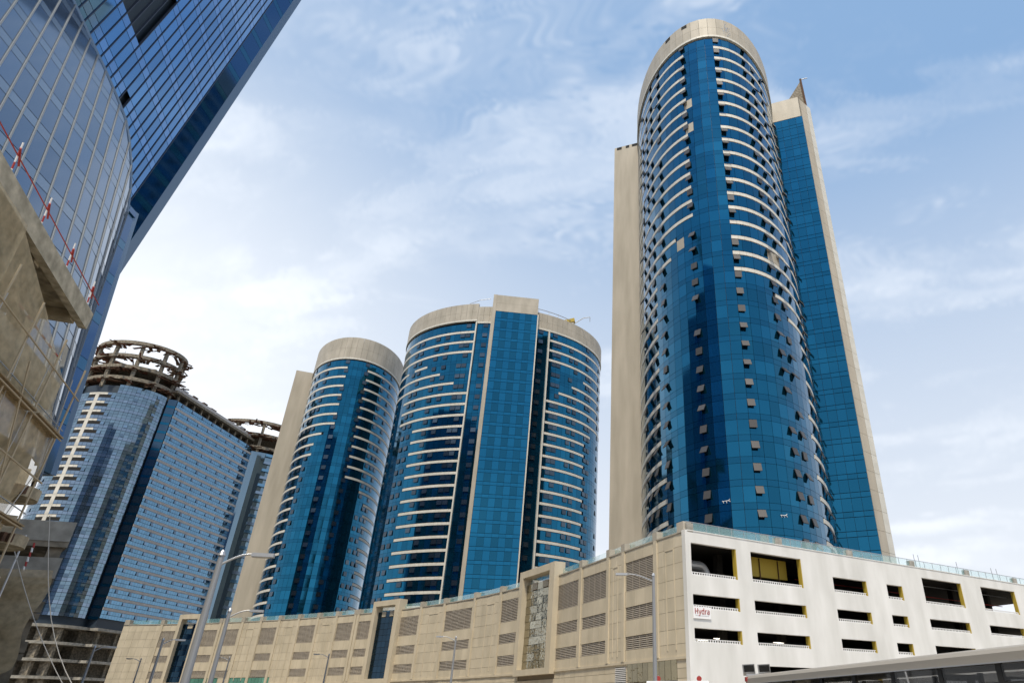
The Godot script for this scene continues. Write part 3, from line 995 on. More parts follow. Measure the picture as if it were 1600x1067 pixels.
func raw_building() -> void:
	var t := thing("raw_concrete_building", "raw concrete building frame wrapped in tan nets, nearest at the left edge", "building")
	var P := Vector3(-21.05, 0, -22.0)
	var q := Vector3(0.383, 0, 0.924)             # along the edge, towards the camera
	var o := Vector3(0.924, 0, -0.383)            # outwards, to the right
	var at := func(a: float, h: float, w: float) -> Vector3:
		return P + q * a + Vector3.UP * h + o * w
	var L := 22.0
	for h in [15.1, 12.0, 8.9, 5.8, 2.7]:
		part(t, "floor_slab", slab_mesh(at.call(0.0, h - 0.38, 0.0), q * L, Vector3.UP * 0.36, -o * 8.8), M.sand_concrete)
		part(t, "edge_beam", slab_mesh(at.call(0.0, h - (0.66 if h > 15 else 0.95), 0.02), q * L, Vector3.UP * (0.68 if h > 15 else 1.0), -o * 0.26), M.sand_pale)
		part(t, "inner_beam", slab_mesh(at.call(0.0, h - 0.95, -1.5), q * L, Vector3.UP * 0.56, -o * 0.5), M.sand_concrete)
		for k in 6:
			part(t, "cross_beam", slab_mesh(at.call(0.5 + 3.9 * k, h - 0.75, -0.25), q * 0.4, Vector3.UP * 0.36, -o * 4.6), M.sand_concrete)
			part(t, "column", slab_mesh(at.call(0.4 + 3.9 * k, h - 3.1, -1.45), q * 0.6, Vector3.UP * 2.15, -o * 0.6), M.sand_concrete)
	part(t, "inner_wall", slab_mesh(at.call(0.0, 0.0, -8.6), q * L, Vector3.UP * 14.7, -o * 0.3), M.shade_grey)
	part(t, "end_wall", slab_mesh(at.call(0.1, 0.0, -8.6), q * 0.3, Vector3.UP * 14.0, o * 5.6), M.sand_concrete)  # added closure that keeps light out of the floors
	# red and white guard rail along the top slab
	part(t, "guard_rail", tube_mesh([at.call(-0.4, 15.75, -0.1), at.call(L, 15.75, -0.1)], 0.02, 0.02, 6), M.red)
	for k in 6:
		var a := 0.5 + 2.6 * k
		for j in 5:
			part(t, "rail_post", tube_mesh([at.call(a + 0.04 * j, 15.1 + 0.22 * j, -0.12), at.call(a + 0.04 * (j + 1), 15.1 + 0.22 * (j + 1), -0.12)], 0.028, 0.028, 6), M.red if j % 2 else M.rail_white)
		part(t, "rail_brace", tube_mesh([at.call(a - 0.3, 15.7, -0.2), at.call(a + 0.4, 15.85, 0.0)], 0.028, 0.028, 6), M.red)
	for j in 12:
		part(t, "guard_rail", tube_mesh([at.call(0.3 + 0.35 * j, 12.9, -0.2), at.call(0.3 + 0.35 * (j + 1), 12.9, -0.2)], 0.035, 0.035, 6), M.red if j % 2 else M.rail_white)
	# curved balconies between the raw frame and the sloping wall
	for k in 9:                                     # timber and tube props standing outside the slabs
		var a := 0.5 + 2.3 * k
		part(t, "scaffold_pole", tube_mesh([at.call(a, 1.0, 0.75), at.call(a + rng.randf_range(-0.15, 0.15), 12.6 + 0.08 * k, 0.7)], 0.035, 0.035, 6), M.scaffold)
	for k in 7:
		var h := 2.2 + 1.55 * k
		part(t, "scaffold_rail", tube_mesh([at.call(0.1, h, 0.78), at.call(20.0, h + rng.randf_range(-0.1, 0.2), 0.78)], 0.03, 0.03, 6), M.scaffold)
		if k % 2:
			for j in 7:
				part(t, "scaffold_board", slab_mesh(at.call(0.3 + 2.6 * j + rng.randf_range(-0.2, 0.2), h + 0.05, 0.35), q * 2.5, Vector3.UP * 0.05 + q * rng.randf_range(-0.02, 0.02), o * 0.5), M.plank)
	for k in 4:
		part(t, "scaffold_brace", tube_mesh([at.call(0.6 + 4.6 * k, 2.4, 0.8), at.call(4.6 + 4.6 * k, 11.0, 0.8)], 0.028, 0.028, 6), M.scaffold)
	for k in 9:                                     # ropes that tie the nets
		var a := 0.3 + 2.1 * k
		part(t, "net_rope", tube_mesh([at.call(a, 12.2 - 0.3 * (k % 3), 0.42), at.call(a + 0.5 * (k % 2), 9.0, 0.62), at.call(a + 1.6 - (k % 3), 5.0, 0.5)], 0.016, 0.016, 5), M.rope)
	for h in [10.4, 7.4, 5.0]:
		part(t, "net_rope", tube_mesh([at.call(-0.2, h, 0.6), at.call(9.0, h + 0.15, 0.5), at.call(20.0, h - 0.1, 0.5)], 0.02, 0.02, 5), M.metal)
	for k in 2:
		var e := [-23.75 + 0.2 * k, -24.7 - 0.1 * k, 1.0, 1.0, 0.4]
		var y := 9.0 - 1.75 * k
		part(t, "curved_balcony", prism_mesh(epoly(e, 0.0, 40), y - 0.4, y), M.sand_concrete)
		part(t, "curved_balcony", eband(e, 0, 180, y, y + 0.6, -0.2, 0.0, 1.0, 0.0), M.sand_pale)
		for i in 14:
			var p := ept(e, 12.0 * i, 0.08)
			part(t, "balcony_clamp", slab_mesh(p + Vector3(-0.08, y - 0.35, -0.07), Vector3(0.16, 0, 0), Vector3.UP * 0.3, Vector3(0, 0, 0.14)), M.brown_wood)
	# lower wing standing behind: parapets, dark floors
	var c0 := Vector3(-32.1, 0, -38.5)
	var w := Vector3(-0.90, 0, 0.30).normalized()
	var bk := Vector3(-0.70, 0, -0.714)
	part(t, "wing_wall", slab_mesh(c0 + bk * 5.0, w * 14, Vector3.UP * 10.2, bk * 0.4), M.concrete)
	for h in [11.0, 9.0, 7.2, 5.2, 3.2, 1.2]:
		part(t, "wing_slab", slab_mesh(c0 + Vector3.UP * (h - 1.35), w * 14, Vector3.UP * 0.3, bk * 9), M.concrete)
		if h > 8:
			part(t, "wing_parapet", slab_mesh(c0 + Vector3.UP * (h - 1.04) - bk * 0.04, w * 3.4, Vector3.UP * 1.1, bk * 0.25), M.pale_concrete)
			part(t, "wing_parapet", slab_mesh(c0 + Vector3.UP * (h - 1.04) - bk * 0.04 + w * 3.43, w * 4.2, Vector3.UP * 1.1, bk * 0.25), M.pale_concrete)
		else:
			part(t, "wing_parapet", slab_mesh(c0 + Vector3.UP * (h - 1.0) - bk * 0.02, w * 12, Vector3.UP * 0.55, bk * 0.25), M.concrete)
	for k in 4:
		part(t, "wing_column", slab_mesh(c0 + w * (0.15 + 3.6 * k) + bk * 0.3, w * 0.7, Vector3.UP * 9.8, bk * 0.7), M.concrete)
	for k in 5:
		var p := c0 + w * (2.2 + 1.1 * k) - bk * 1.2
		var st := begin()
		tube(st, [p + Vector3.UP * 1.0, p + Vector3.UP * (10.0 - k * 0.8)], 0.05, 0.05, 6)
		part(t, "scaffold_pole", done(st), M.orange if k % 2 else M.metal)
	for k in 4:
		part(t, "scaffold_pole", tube_mesh([c0 + w * 1.8 - bk * 1.2 + Vector3.UP * (1.6 + 1.1 * k), c0 + w * 8 - bk * 1.2 + Vector3.UP * (1.7 + 1.1 * k)], 0.045, 0.045, 6), M.orange)
	for k in 3:
		for j in 6:
			var p: Vector3 = c0 + w * (1.6 + 1.5 * k) - bk * 0.6 + Vector3.UP * (8.2 + 0.25 * j)
			part(t, "marker_pole", tube_mesh([p, p + Vector3.UP * 0.25 + w * 0.05], 0.05, 0.05, 6), M.red if j % 2 else M.rail_white)
	# nets
	net_sheet("safety_net", "tan net over the upper floors of the raw concrete frame", at.call(0.2, 12.2, 0.10), at.call(7.0, 14.3, 0.15), at.call(0.1, 9.2, 0.4), at.call(7.0, 9.2, 0.3), 0.10, 31)
	net_sheet("safety_net", "tan net hung from the top slab of the raw concrete frame", at.call(7.0, 14.35, 0.2), at.call(20, 14.3, 0.2), at.call(6.6, 9.0, 0.36), at.call(20, 9.2, 0.3), 0.10, 35)
	net_sheet("safety_net", "tan net bulging over the middle floors of the raw concrete frame", at.call(-0.4, 10.4, 0.5), at.call(20, 10.2, 0.3), at.call(0.4, 6.7, 0.2), at.call(20, 6.6, 0.25), 0.16, 32)
	net_sheet("safety_net", "tan net hanging to the lowest floors of the raw concrete frame", at.call(0.1, 7.6, 0.4), at.call(20, 7.5, 0.35), at.call(1.8, 3.0, 0.0), at.call(20, 2.8, 0.2), 0.14, 33)
	net_sheet("safety_net", "tan net over the low wing beside the unfinished tower's base", c0 - bk * 0.7 + w * 0.2 + Vector3.UP * 8.3, c0 - bk * 0.7 + w * 9 + Vector3.UP * 8.2, c0 - bk * 0.5 + w * 0.4 + Vector3.UP * 3.3, c0 - bk * 0.5 + w * 9 + Vector3.UP * 3.0, 0.15, 34)
	var r1 := []
	var r2 := []
	for i in 13:
		var f := i / 12.0
		r1.append(Vector3(-27.8, 9.7, -31.6).lerp(Vector3(-24.0, 1.0, -34.4), f) - Vector3(0.5 * sin(f * PI), 0.9 * sin(f * PI), 0))
		r2.append(Vector3(-28.6, 8.6, -30.9).lerp(Vector3(-24.2, 0.8, -34.2), f) - Vector3(0.2 * sin(f * PI), 0.35 * sin(f * PI), 0))
	tag(part(self, "hanging_rope", tube_mesh(r1, 0.02, 0.02, 6), M.rope), "upper grey rope slung from the low concrete wing", "rope")
	tag(part(self, "hanging_rope", tube_mesh(r2, 0.018, 0.018, 6), M.rope), "lower grey rope slung from the low concrete wing", "rope")

# ---------------------------------------------------------------- the long car park in front of the towers
const WX := [6.2, 3.5, 0.9, -1.7, -4.2, -6.7, -9.2, -11.9, -14.7, -17.6, -20.6, -23.9, -27.2, -30.8, -34.4, -38.3, -42.2, -46.3, -50.5, -54.9, -59.3, -63.7, -68.3, -72.9, -77.5, -82.2, -86.9, -91.7, -96.5, -101.3, -106.3, -111.3, -116.4]
const WZ := [-72.3, -76.5, -80.8, -85.2, -89.6, -94.0, -98.3, -102.6, -106.8, -110.9, -114.8, -118.7, -122.4, -126.0, -129.4, -132.6, -135.7, -138.7, -141.5, -144.1, -146.6, -148.9, -151.1, -153.1, -155.0, -156.7, -158.3, -159.7, -160.9, -162.0, -162.9, -163.6, -164.1]
var wall_curve := Curve2D.new()

func wp(s: float, off := 0.0) -> Vector3:
	var p := wall_curve.sample_baked(s)
	var a := wall_curve.sample_baked(maxf(s - 0.6, 0.0))
	var b := wall_curve.sample_baked(minf(s + 0.6, wall_curve.get_baked_length()))
	var d := (b - a).normalized()
	return Vector3(p.x, 0, p.y) + Vector3(-d.y * -1.0, 0, d.x * -1.0) * off

func wall_box(s0: float, s1: float, h0: float, h1: float, inner: float, outer: float) -> ArrayMesh:
	var st := begin()
	var n := maxi(1, roundi((s1 - s0) / 5.0))
	for i in n:
		var a := lerpf(s0, s1, float(i) / n)
		var b := lerpf(s0, s1, float(i + 1) / n)
		var q := [wp(a, inner), wp(b, inner), wp(b, outer), wp(a, outer)]
		prism(st, PackedVector2Array([Vector2(q[0].x, q[0].z), Vector2(q[1].x, q[1].z), Vector2(q[2].x, q[2].z), Vector2(q[3].x, q[3].z)]), h0, h1)
	return done(st)

func wall_plate(s0: float, s1: float, h0: float, h1: float, off: float, gap: float, wob := 0.0) -> Transform3D:
	var a := wp(s0, off)
	var b := wp(s1, off)
	var right := (a - b).normalized()
	return plate((a + b) * 0.5 + Vector3.UP * (h0 + h1) * 0.5, right, a.distance_to(b) - gap, h1 - h0 - gap, rng.randf_range(-wob, wob), rng.randf_range(-wob, wob))

func car_park() -> void:
	var t := thing("car_park", "long low car park, beige tiled curved side and white end with openings", "car park")
	for i in WX.size():
		wall_curve.add_point(Vector2(WX[i], WZ[i]))
	var LEN := wall_curve.get_baked_length()
	var bays := [[6.46, 12.42], [17.45, 24.0], [25.6, 32.0], [43.9, 50.6], [60.5, 68.8], [77.3, 83.0], [91.2, 95.5], [97.3, 101.8], [108.3, 112.9], [119.5, 123.8], [130.3, 133.6], [136.1, 140.2], [146.7, 150.9]]
	var frames := [[31.9, 43.5, 33.5, 42.4], [82.8, 91.0, 84.1, 90.0], [140.6, 146.6, 141.6, 145.8]]
	var lv := [[13.75, 17.05], [10.6, 12.0], [7.45, 8.85]]
	part(t, "wall", wall_box(0.75, LEN, 0, 18.42, -0.9, -0.12), M.joint)
	# stone tiles
	var marks := [0.0, LEN]
	for b in bays:
		marks.append_array([b[0] - 0.05, b[1] + 0.05])
	for f in frames:
		marks.append_array([f[0], f[1]])
	for m in [2.35, 12.2, 118.2, 129.8, 132.4, 140.4, 14.8]:
		marks.append(m)
	marks.sort()
	var cols := []
	for i in marks.size() - 1:
		var w: float = marks[i + 1] - marks[i]
		if w < 0.25:
			cols.append([marks[i], marks[i + 1]])
			continue
		var n := maxi(1, roundi(w / 1.75))
		for k in n:
			cols.append([lerpf(marks[i], marks[i + 1], float(k) / n), lerpf(marks[i], marks[i + 1], float(k + 1) / n)])
	var rows := [0.0, 1.5, 3.0, 4.3, 5.2, 6.15, 7.45, 8.85, 10.6, 12.0, 13.75, 15.4, 17.05, 18.42]
	var tiles := []
	for c in cols:
		var sm: float = (c[0] + c[1]) * 0.5
		for r in rows.size() - 1:
			var hm: float = (rows[r] + rows[r + 1]) * 0.5
			var skip := false
			for b in bays:
				if sm > b[0] and sm < b[1]:
					for l in lv:
						if hm > l[0] and hm < l[1]:
							skip = true
			for f in frames:
				if sm > f[0] and sm < f[1] and hm > 5.2:
					skip = true
			if hm < 6.15 and sm > 2.35 and sm < 12.2:
				skip = true
			if hm > 6.15 and hm < 7.45 and ((sm > 118.2 and sm < 129.8) or (sm > 132.4 and sm < 140.4)):
				skip = true
			if not skip:
				tiles.append(wall_plate(c[0], c[1], rows[r], rows[r + 1], 0.0, 0.035, 0.0015))
	var tile := BoxMesh.new()
	tile.size = Vector3(1, 1, 0.10)
	pieces(t, "stone_tile", tile, M.tile, tiles, 0.055)
	# louvre slats
	var slats := []
	for b in bays:
		for l in lv:
			part(t, "louvre_back", wall_box(b[0], b[1], l[0], l[1], -0.20, -0.14), M.joint)
			var n := roundi((l[1] - l[0]) / (0.20 if b[0] < 40 else 0.24))
			for k in n:
				var h := lerpf(l[0], l[1], (k + 0.5) / n)
				var x := wall_plate(b[0] + 0.03, b[1] - 0.03, h - 0.075, h + 0.075, -0.03, 0.0)
				x.basis = Basis(x.basis.x.normalized(), -0.5) * x.basis
				slats.append(x)
			for k in [1, 2, 3]:
				var s := lerpf(b[0], b[1], k / 4.0)
				part(t, "louvre_post", wall_box(s - 0.03, s + 0.03, l[0], l[1], -0.13, 0.02), M.louvre)
	var slat := BoxMesh.new()
	slat.size = Vector3(1, 1, 0.03)
	pieces(t, "louvre_slat", slat, M.louvre, slats, 0.05)
	# pilasters, posts on top, cornice
	for s in [5.75, 12.95, 16.8, 24.7, 51.0, 59.6, 69.4, 76.6, 95.8, 96.7, 102.3, 107.8, 113.4, 119.0, 124.3, 129.5, 134.6, 135.6, 151.2]:
		part(t, "pilaster", wall_box(s - 0.32, s + 0.32, 6.3, 18.46, 0.0, 0.22), M.tile)
		part(t, "roof_post", wall_box(s - 0.45, s + 0.45, 18.48, 19.42, -0.75, 0.2), M.crown)
	for s in [0.9, 160.2]:
		part(t, "roof_post", wall_box(s - 0.6, s + 0.6, 18.48, 19.6, -1.0, 0.15), M.crown)
	for s in [[2.4, 3.9], [14.4, 15.6], [53.0, 55.4], [71.2, 74.0], [104.0, 106.2], [115.0, 117.2], [126.0, 128.0]]:
		for x in s:
			part(t, "pilaster", wall_box(x - 0.07, x + 0.07, 6.9, 16.9, 0.0, 0.10), M.tile)
		part(t, "pilaster", wall_box(s[0] - 0.07, s[1] + 0.07, 16.92, 17.06, 0.0, 0.10), M.tile)
	var cuts := [0.0, 31.9, 43.5, 82.8, 91.0, 140.6, 146.6, LEN]
	for i in range(0, 8, 2):
		part(t, "cornice", wall_box(cuts[i], cuts[i + 1], 6.02, 6.28, 0.0, 0.17), M.tile)
		part(t, "coping", wall_box(cuts[i], cuts[i + 1], 18.43, 18.6, -0.95, 0.12), M.crown)
	# glass rail on the roof edge
	var rail := []
	var s := 1.6
	while s < LEN - 1.8:
		var inside := false
		for f in frames:
			if s + 1.0 > f[0] and s + 0.8 < f[1]:
				inside = true
		if not inside:
			rail.append(wall_plate(s, s + 1.9, 18.6, 19.55, -0.6, 0.04))
		s += 1.9
	# tall glazed frames
	var pane := BoxMesh.new()
	pane.size = Vector3(1, 1, 0.06)
	for i in 3:
		var f: Array = frames[i]
		var top := 20.45
		part(t, "portal_leg", wall_box(f[0], f[2] - 0.02, 5.8, top, -0.9, 0.85), M.tile)
		part(t, "portal_leg", wall_box(f[3] + 0.02, f[1], 5.8, top, -0.9, 0.85), M.tile)
		part(t, "portal_head", wall_box(f[2], f[3], top - 1.0, top, -0.9, 0.85), M.tile)
		part(t, "portal_sill", wall_box(f[2], f[3], 5.8, 6.6, -0.9, 0.85), M.tile)
		var list := []
		var nc := 5 if i < 2 else 3
		for c in nc:
			for r in 11:
				var a := lerpf(f[2], f[3], float(c) / nc)
				var b := lerpf(f[2], f[3], float(c + 1) / nc)
				if r == 10 and c % 2 == 1:
					part(t, "portal_notch", wall_box(a + 0.05, b - 0.05, 17.55, 18.5, -0.05, 0.12), M.tile)
					continue
				list.append(wall_plate(a, b, 6.62 + 1.08 * r, 6.62 + 1.08 * (r + 1), -0.02, 0.05, 0.05 if i == 0 else 0.012))
		pieces(t, "portal_pane", pane, [M.mosaic_reflection_glass, M.portal_glass, M.portal_glass][i], list, 0.15)
		rail.append(wall_plate(f[2], (f[2] + f[3]) * 0.5, 18.6, 19.4, -0.6, 0.04))
		rail.append(wall_plate((f[2] + f[3]) * 0.5, f[3], 18.6, 19.4, -0.6, 0.04))
	# ground-floor glazing, vent and green glass strips
	var shop := []
	for c in 9:
		for r in 3:
			shop.append(wall_plate(2.4 + 1.085 * c, 2.4 + 1.085 * (c + 1), 0.3 + 1.92 * r, 0.3 + 1.92 * (r + 1), -0.02, 0.06, 0.02))
	pieces(t, "shop_pane", pane, M.gold_reflection_glass, shop, 0.15)
	var green := []
	for g in [[118.2, 129.8, 12], [132.4, 140.4, 8]]:
		for c in g[2]:
			green.append(wall_plate(lerpf(g[0], g[1], c / float(g[2])), lerpf(g[0], g[1], (c + 1) / float(g[2])), 6.2, 7.4, 0.02, 0.06))
	pieces(t, "canopy_pane", pane, M.green_glass, green, 0.1)
	for k in 10:
		part(t, "vent_slat", wall_box(12.4, 14.7, 3.9 + 0.19 * k, 4.0 + 0.19 * k, 0.06, 0.16), M.rail_white)
	part(t, "vent_back", wall_box(12.35, 14.75, 3.85, 5.8, 0.052, 0.058), M.void_dark)

	# ---- white end with open parking decks
	var P0 := Vector3(6.2, 0, -72.3)
	var d := Vector3(0.838, 0, -0.5457)
	var n := Vector3(0.5457, 0, 0.838)
	var at := func(sx: float, h: float, w: float) -> Vector3:
		return P0 + d * sx + Vector3.UP * h + n * w
	var opens := []
	var cs := [[0.55, 6.98], [9.15, 17.2], [22.45, 28.65], [32.6, 35.8], [40.4, 49.4], [54.2, 63.2], [67.5, 75.5]]
	var hs := [[14.03, 17.33], [10.75, 12.1], [7.52, 8.85], [4.25, 5.6]]
	for r in 4:
		for c in 7:
			var o := [cs[c][0], cs[c][1], hs[r][0], hs[r][1]]
			if r == 0 and c in [2, 3]:
				o[3] = 15.8
			if r == 3 and c in [0, 3]:
				continue
			opens.append(o)
	var xs := [0.0, 80.0]
	var ys := [0.0, 18.55]
	for o in opens:
		for k in 2:
			if not xs.has(o[k]): xs.append(o[k])
			if not ys.has(o[k + 2]): ys.append(o[k + 2])
	xs.sort()
	ys.sort()
	var st := begin()
	var TH := 0.45
	for j in ys.size() - 1:
		var run := -1.0
		for i in xs.size():
			var solid := false
			if i < xs.size() - 1:
				var cx: float = (xs[i] + xs[i + 1]) * 0.5
				var cy: float = (ys[j] + ys[j + 1]) * 0.5
				solid = true
				for o in opens:
					if cx > o[0] and cx < o[1] and cy > o[2] and cy < o[3]:
						solid = false
			if solid and run < 0.0:
				run = xs[i]
			if not solid and run >= 0.0:
				slab(st, at.call(run, ys[j], 0.0), d * (xs[i] - run), Vector3.UP * (ys[j + 1] - ys[j]), -n * TH)
				run = -1.0
	part(t, "end_wall", done(st), M.white_wall)
	part(t, "corner_trim", slab_mesh(at.call(-0.28, 0, 0.12), d * 0.34, Vector3.UP * 18.6, -n * 0.6), M.white_wall)
	part(t, "coping", slab_mesh(at.call(0.08, 18.56, 0.05), d * 80, Vector3.UP * 0.1, -n * 0.7), M.white_wall)
	for o in opens:
		part(t, "yellow_jamb", slab_mesh(at.call(o[1] - 0.14, o[2], -0.03), d * 0.135, Vector3.UP * (o[3] - o[2] - 0.004), -n * 0.52), M.yellow)
		st = begin()
		slab(st, at.call(o[0] + 0.02, o[2] + 0.26, -0.12), d * (o[1] - o[0] - 0.2), Vector3.UP * 0.07, -n * 0.07)
		slab(st, at.call(o[0] + 0.02, o[2] + 0.02, -0.12), d * (o[1] - o[0] - 0.2), Vector3.UP * 0.06, -n * 0.07)
		var nb := int((o[1] - o[0]) / 0.33)
		for k in nb:
			slab(st, at.call(o[0] + 0.1 + 0.33 * k, o[2] + 0.08, -0.125), d * 0.12, Vector3.UP * 0.18, -n * 0.06)
		part(t, "railing", done(st), M.rail_white)
	# decks, back wall, ceilings, things inside
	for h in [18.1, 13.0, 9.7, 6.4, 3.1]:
		part(t, "deck", slab_mesh(at.call(2.4, h - 0.35, -TH - 0.01), d * 77, Vector3.UP * 0.35, -n * 22), M.shade_concrete)
		part(t, "deck", slab_mesh(at.call(0.55, h - 0.35, -TH - 0.01), d * 1.84, Vector3.UP * 0.34, -n * 5), M.shade_concrete)
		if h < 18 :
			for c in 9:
				part(t, "deck_column", slab_mesh(at.call(8.0 + 9.2 * c, h, -4.5), d * 0.8, Vector3.UP * (2.95 if h < 13 else 4.7), -n * 0.8), M.shade_concrete)
	part(t, "inner_wall", slab_mesh(at.call(2.6, 0, -22), d * 52.0, Vector3.UP * 17.7, -n * 0.4), M.shade_concrete)
	part(t, "inner_wall", slab_mesh(at.call(2.45, 0, -5.4), d * 0.06, Vector3.UP * 17.7, -n * 16), M.shade_concrete)
	part(t, "yellow_bulkhead", slab_mesh(at.call(9.2, 15.2, -2.4), d * 7.9, Vector3.UP * 2.2, -n * 0.5), M.yellow)
	for k in 2:
		part(t, "bulkhead_pipe", tube_mesh([at.call(12.6 + 3.0 * k, 14.0, -2.3), at.call(12.6 + 3.0 * k, 17.3, -2.3)], 0.07, 0.07, 6), M.brown_wood)
	var duct := []
	for k in 5:
		duct.append(at.call(0.6 + 0.9 * k, 15.75, -3.4))
	for k in 7:
		var a := PI * 0.5 * k / 6.0
		duct.append(at.call(4.2 + 1.0 * sin(a), 15.75 - 1.1 * (1.0 - cos(a)), -3.4))
	duct.append(at.call(5.3, 13.4, -3.4))
	part(t, "air_duct", tube_mesh(duct, 0.55, 0.55, 14), M.metal)
	part(t, "duct_box", slab_mesh(at.call(5.6, 13.9, -2.6), d * 1.2, Vector3.UP * 0.7, -n * 1.0), M.metal)
	for c in 3:
		part(t, "sprinkler_pipe", tube_mesh([at.call(20.0, 17.0 - 1.2 * c, -3 - c), at.call(66.0, 17.0 - 1.2 * c, -3 - c)], 0.06, 0.06, 6), M.red if c == 1 else M.metal)
	# lit tubes on the lower deck
	for q in [[2.9, 7.95, -2.6, 1.5], [5.9, 8.3, -3.4, 0.8], [14.4, 8.25, -3.0, 1.6], [22.7, 8.5, -2.4, 0.5]]:
		var p: Vector3 = at.call(q[0], q[1], q[2])
		part(t, "tube_lamp", slab_mesh(p, d * q[3], Vector3.UP * 0.07, -n * 0.1), M.lamp_white)
		var l := OmniLight3D.new()
		l.name = "tube_light"
		l.light_energy = 0.5
		l.light_color = Color(1, 0.96, 0.88)
		l.omni_range = 40
		l.omni_attenuation = 2.0
		l.light_size = 0.3
		l.shadow_enabled = true
		l.position = p + d * q[3] * 0.5 + n * 0.12 - Vector3.UP * 0.1
		t.add_child(l, true)
	# roof edge: grey posts, glass, thin rods
	for x in [0.13, 13.55, 26.0, 38.7, 51.5, 64.1, 76.8]:
		part(t, "roof_post", slab_mesh(at.call(x, 18.67, -0.1), d * 0.95, Vector3.UP * 0.78, -n * 0.6), M.pale_concrete)
	for k in 42:
		var x0 := 1.2 + 1.86 * k
		var a: Vector3 = at.call(x0, 0, -0.3)
		rail.append(plate(a + d * 0.93 + Vector3.UP * 19.12, d, 1.82, 0.92))
		part(t, "rail_stanchion", slab_mesh(at.call(x0 - 0.02, 18.66, -0.26), d * 0.04, Vector3.UP * 0.95, -n * 0.05), M.metal)
	part(t, "handrail", slab_mesh(at.call(0.2, 19.6, -0.27), d * 79, Vector3.UP * 0.05, -n * 0.06), M.metal)
	for x in [40.9, 41.9, 50.9, 59.8, 61.2]:
		part(t, "roof_rod", tube_mesh([at.call(x, 18.6, -0.8), at.call(x - 0.1, 20.6, -0.8)], 0.04, 0.04, 5), M.metal)
	pieces(t, "rail_pane", pane_thin(), M.rail_glass, rail, 0.0, 200)
	# roof deck behind the parapets
	var poly := PackedVector2Array()
	for i in WX.size():
		var p := wp(LEN * i / (WX.size() - 1.0), -0.9)
		poly.append(Vector2(p.x, p.z))
	var far: Vector3 = at.call(80, 0, -26)
	poly.append_array([Vector2(-150, -215), Vector2(-60, -260), Vector2(far.x, far.z)])
	var nr: Vector3 = at.call(80, 0, -TH - 0.02)
	poly.append(Vector2(nr.x, nr.z))
	var c0: Vector3 = at.call(0.9, 0, -TH - 0.02)
	poly.append(Vector2(c0.x, c0.z))
	part(t, "roof_deck", prism_mesh(poly, 18.12, 18.3), M.pale_concrete)
	part(t, "far_wall", slab_mesh(wp(LEN, -0.12), Vector3(-2.0, 0, -30), Vector3.UP * 18.4, Vector3(0.4, 0, 0)), M.tile)

	# sign
	var sg := thing("wall_sign", "white sign with red Hydra lettering under the parking opening", "sign", at.call(0.44, 9.74, 0.03))
	part(sg, "board", slab_mesh(Vector3.ZERO, d * 2.3, Vector3.UP * 1.16, n * 0.07), M.sign_white)
	var tm := TextMesh.new()
	var fo := SystemFont.new()
	fo.font_names = PackedStringArray(["Droid Sans"])
	tm.font = fo
	tm.text = "Hydra"
	tm.font_size = 64
	tm.pixel_size = 0.0118
	tm.depth = 0.03
	var bs := Basis(d, Vector3.UP, n)
	var tx := Transform3D(bs, d * 1.15 + Vector3.UP * 0.70 + n * 0.09)
	part(sg, "lettering", tm, M.red, tx)
	for k in 9:
		part(sg, "small_lettering", slab_mesh(d * (0.28 + 0.195 * k) + Vector3.UP * 0.24 + n * 0.07, d * 0.15, Vector3.UP * 0.05, n * 0.008), M.metal)

func pane_thin() -> BoxMesh:
	var b := BoxMesh.new()
	b.size = Vector3(1, 1, 0.02)
	return b

# ---------------------------------------------------------------- street things
func lamp(at: Vector3, h: float, arm: Vector3, label: String, r: float) -> void:
	var t := thing("street_lamp", label, "street lamp", at, "grey street lamps")
	part(t, "base", tube_mesh([Vector3(0, 0.15, 0), Vector3(0, 0.6, 0)], r * 1.6, r * 1.4, 10), M.metal)
	part(t, "pole", tube_mesh([Vector3(0, 0.3, 0), Vector3(0, h * 0.5, 0), Vector3(0, h, 0)], r, r * 0.58, 12), M.pole)
	part(t, "cap", tube_mesh([Vector3(0, h, 0), Vector3(0, h + r * 0.8, 0), Vector3(0, h + r * 1.2, 0)], r * 0.8, r * 0.25, 10), M.metal)
	var pts := []
	for i in 9:
		var f := i / 8.0
		pts.append(Vector3(0, h - 0.35, 0) + arm * f + Vector3.UP * 0.45 * sin(f * PI * 0.55))
	part(t, "arm", tube_mesh(pts, r * 0.28, r * 0.2, 8), M.metal)
	var e: Vector3 = pts[8]
	var a := arm.normalized()
	var s := a.cross(Vector3.UP)
	var st := begin()
	slab(st, e - a * 0.1 - s * 0.13 - Vector3.UP * 0.08, a * 0.75, Vector3.UP * 0.13, s * 0.26)
	part(t, "lamp_head", done(st), M.metal)
	part(t, "lens", slab_mesh(e - s * 0.1 - Vector3.UP * 0.1, a * 0.5, Vector3.UP * 0.018, s * 0.2), M.cream)

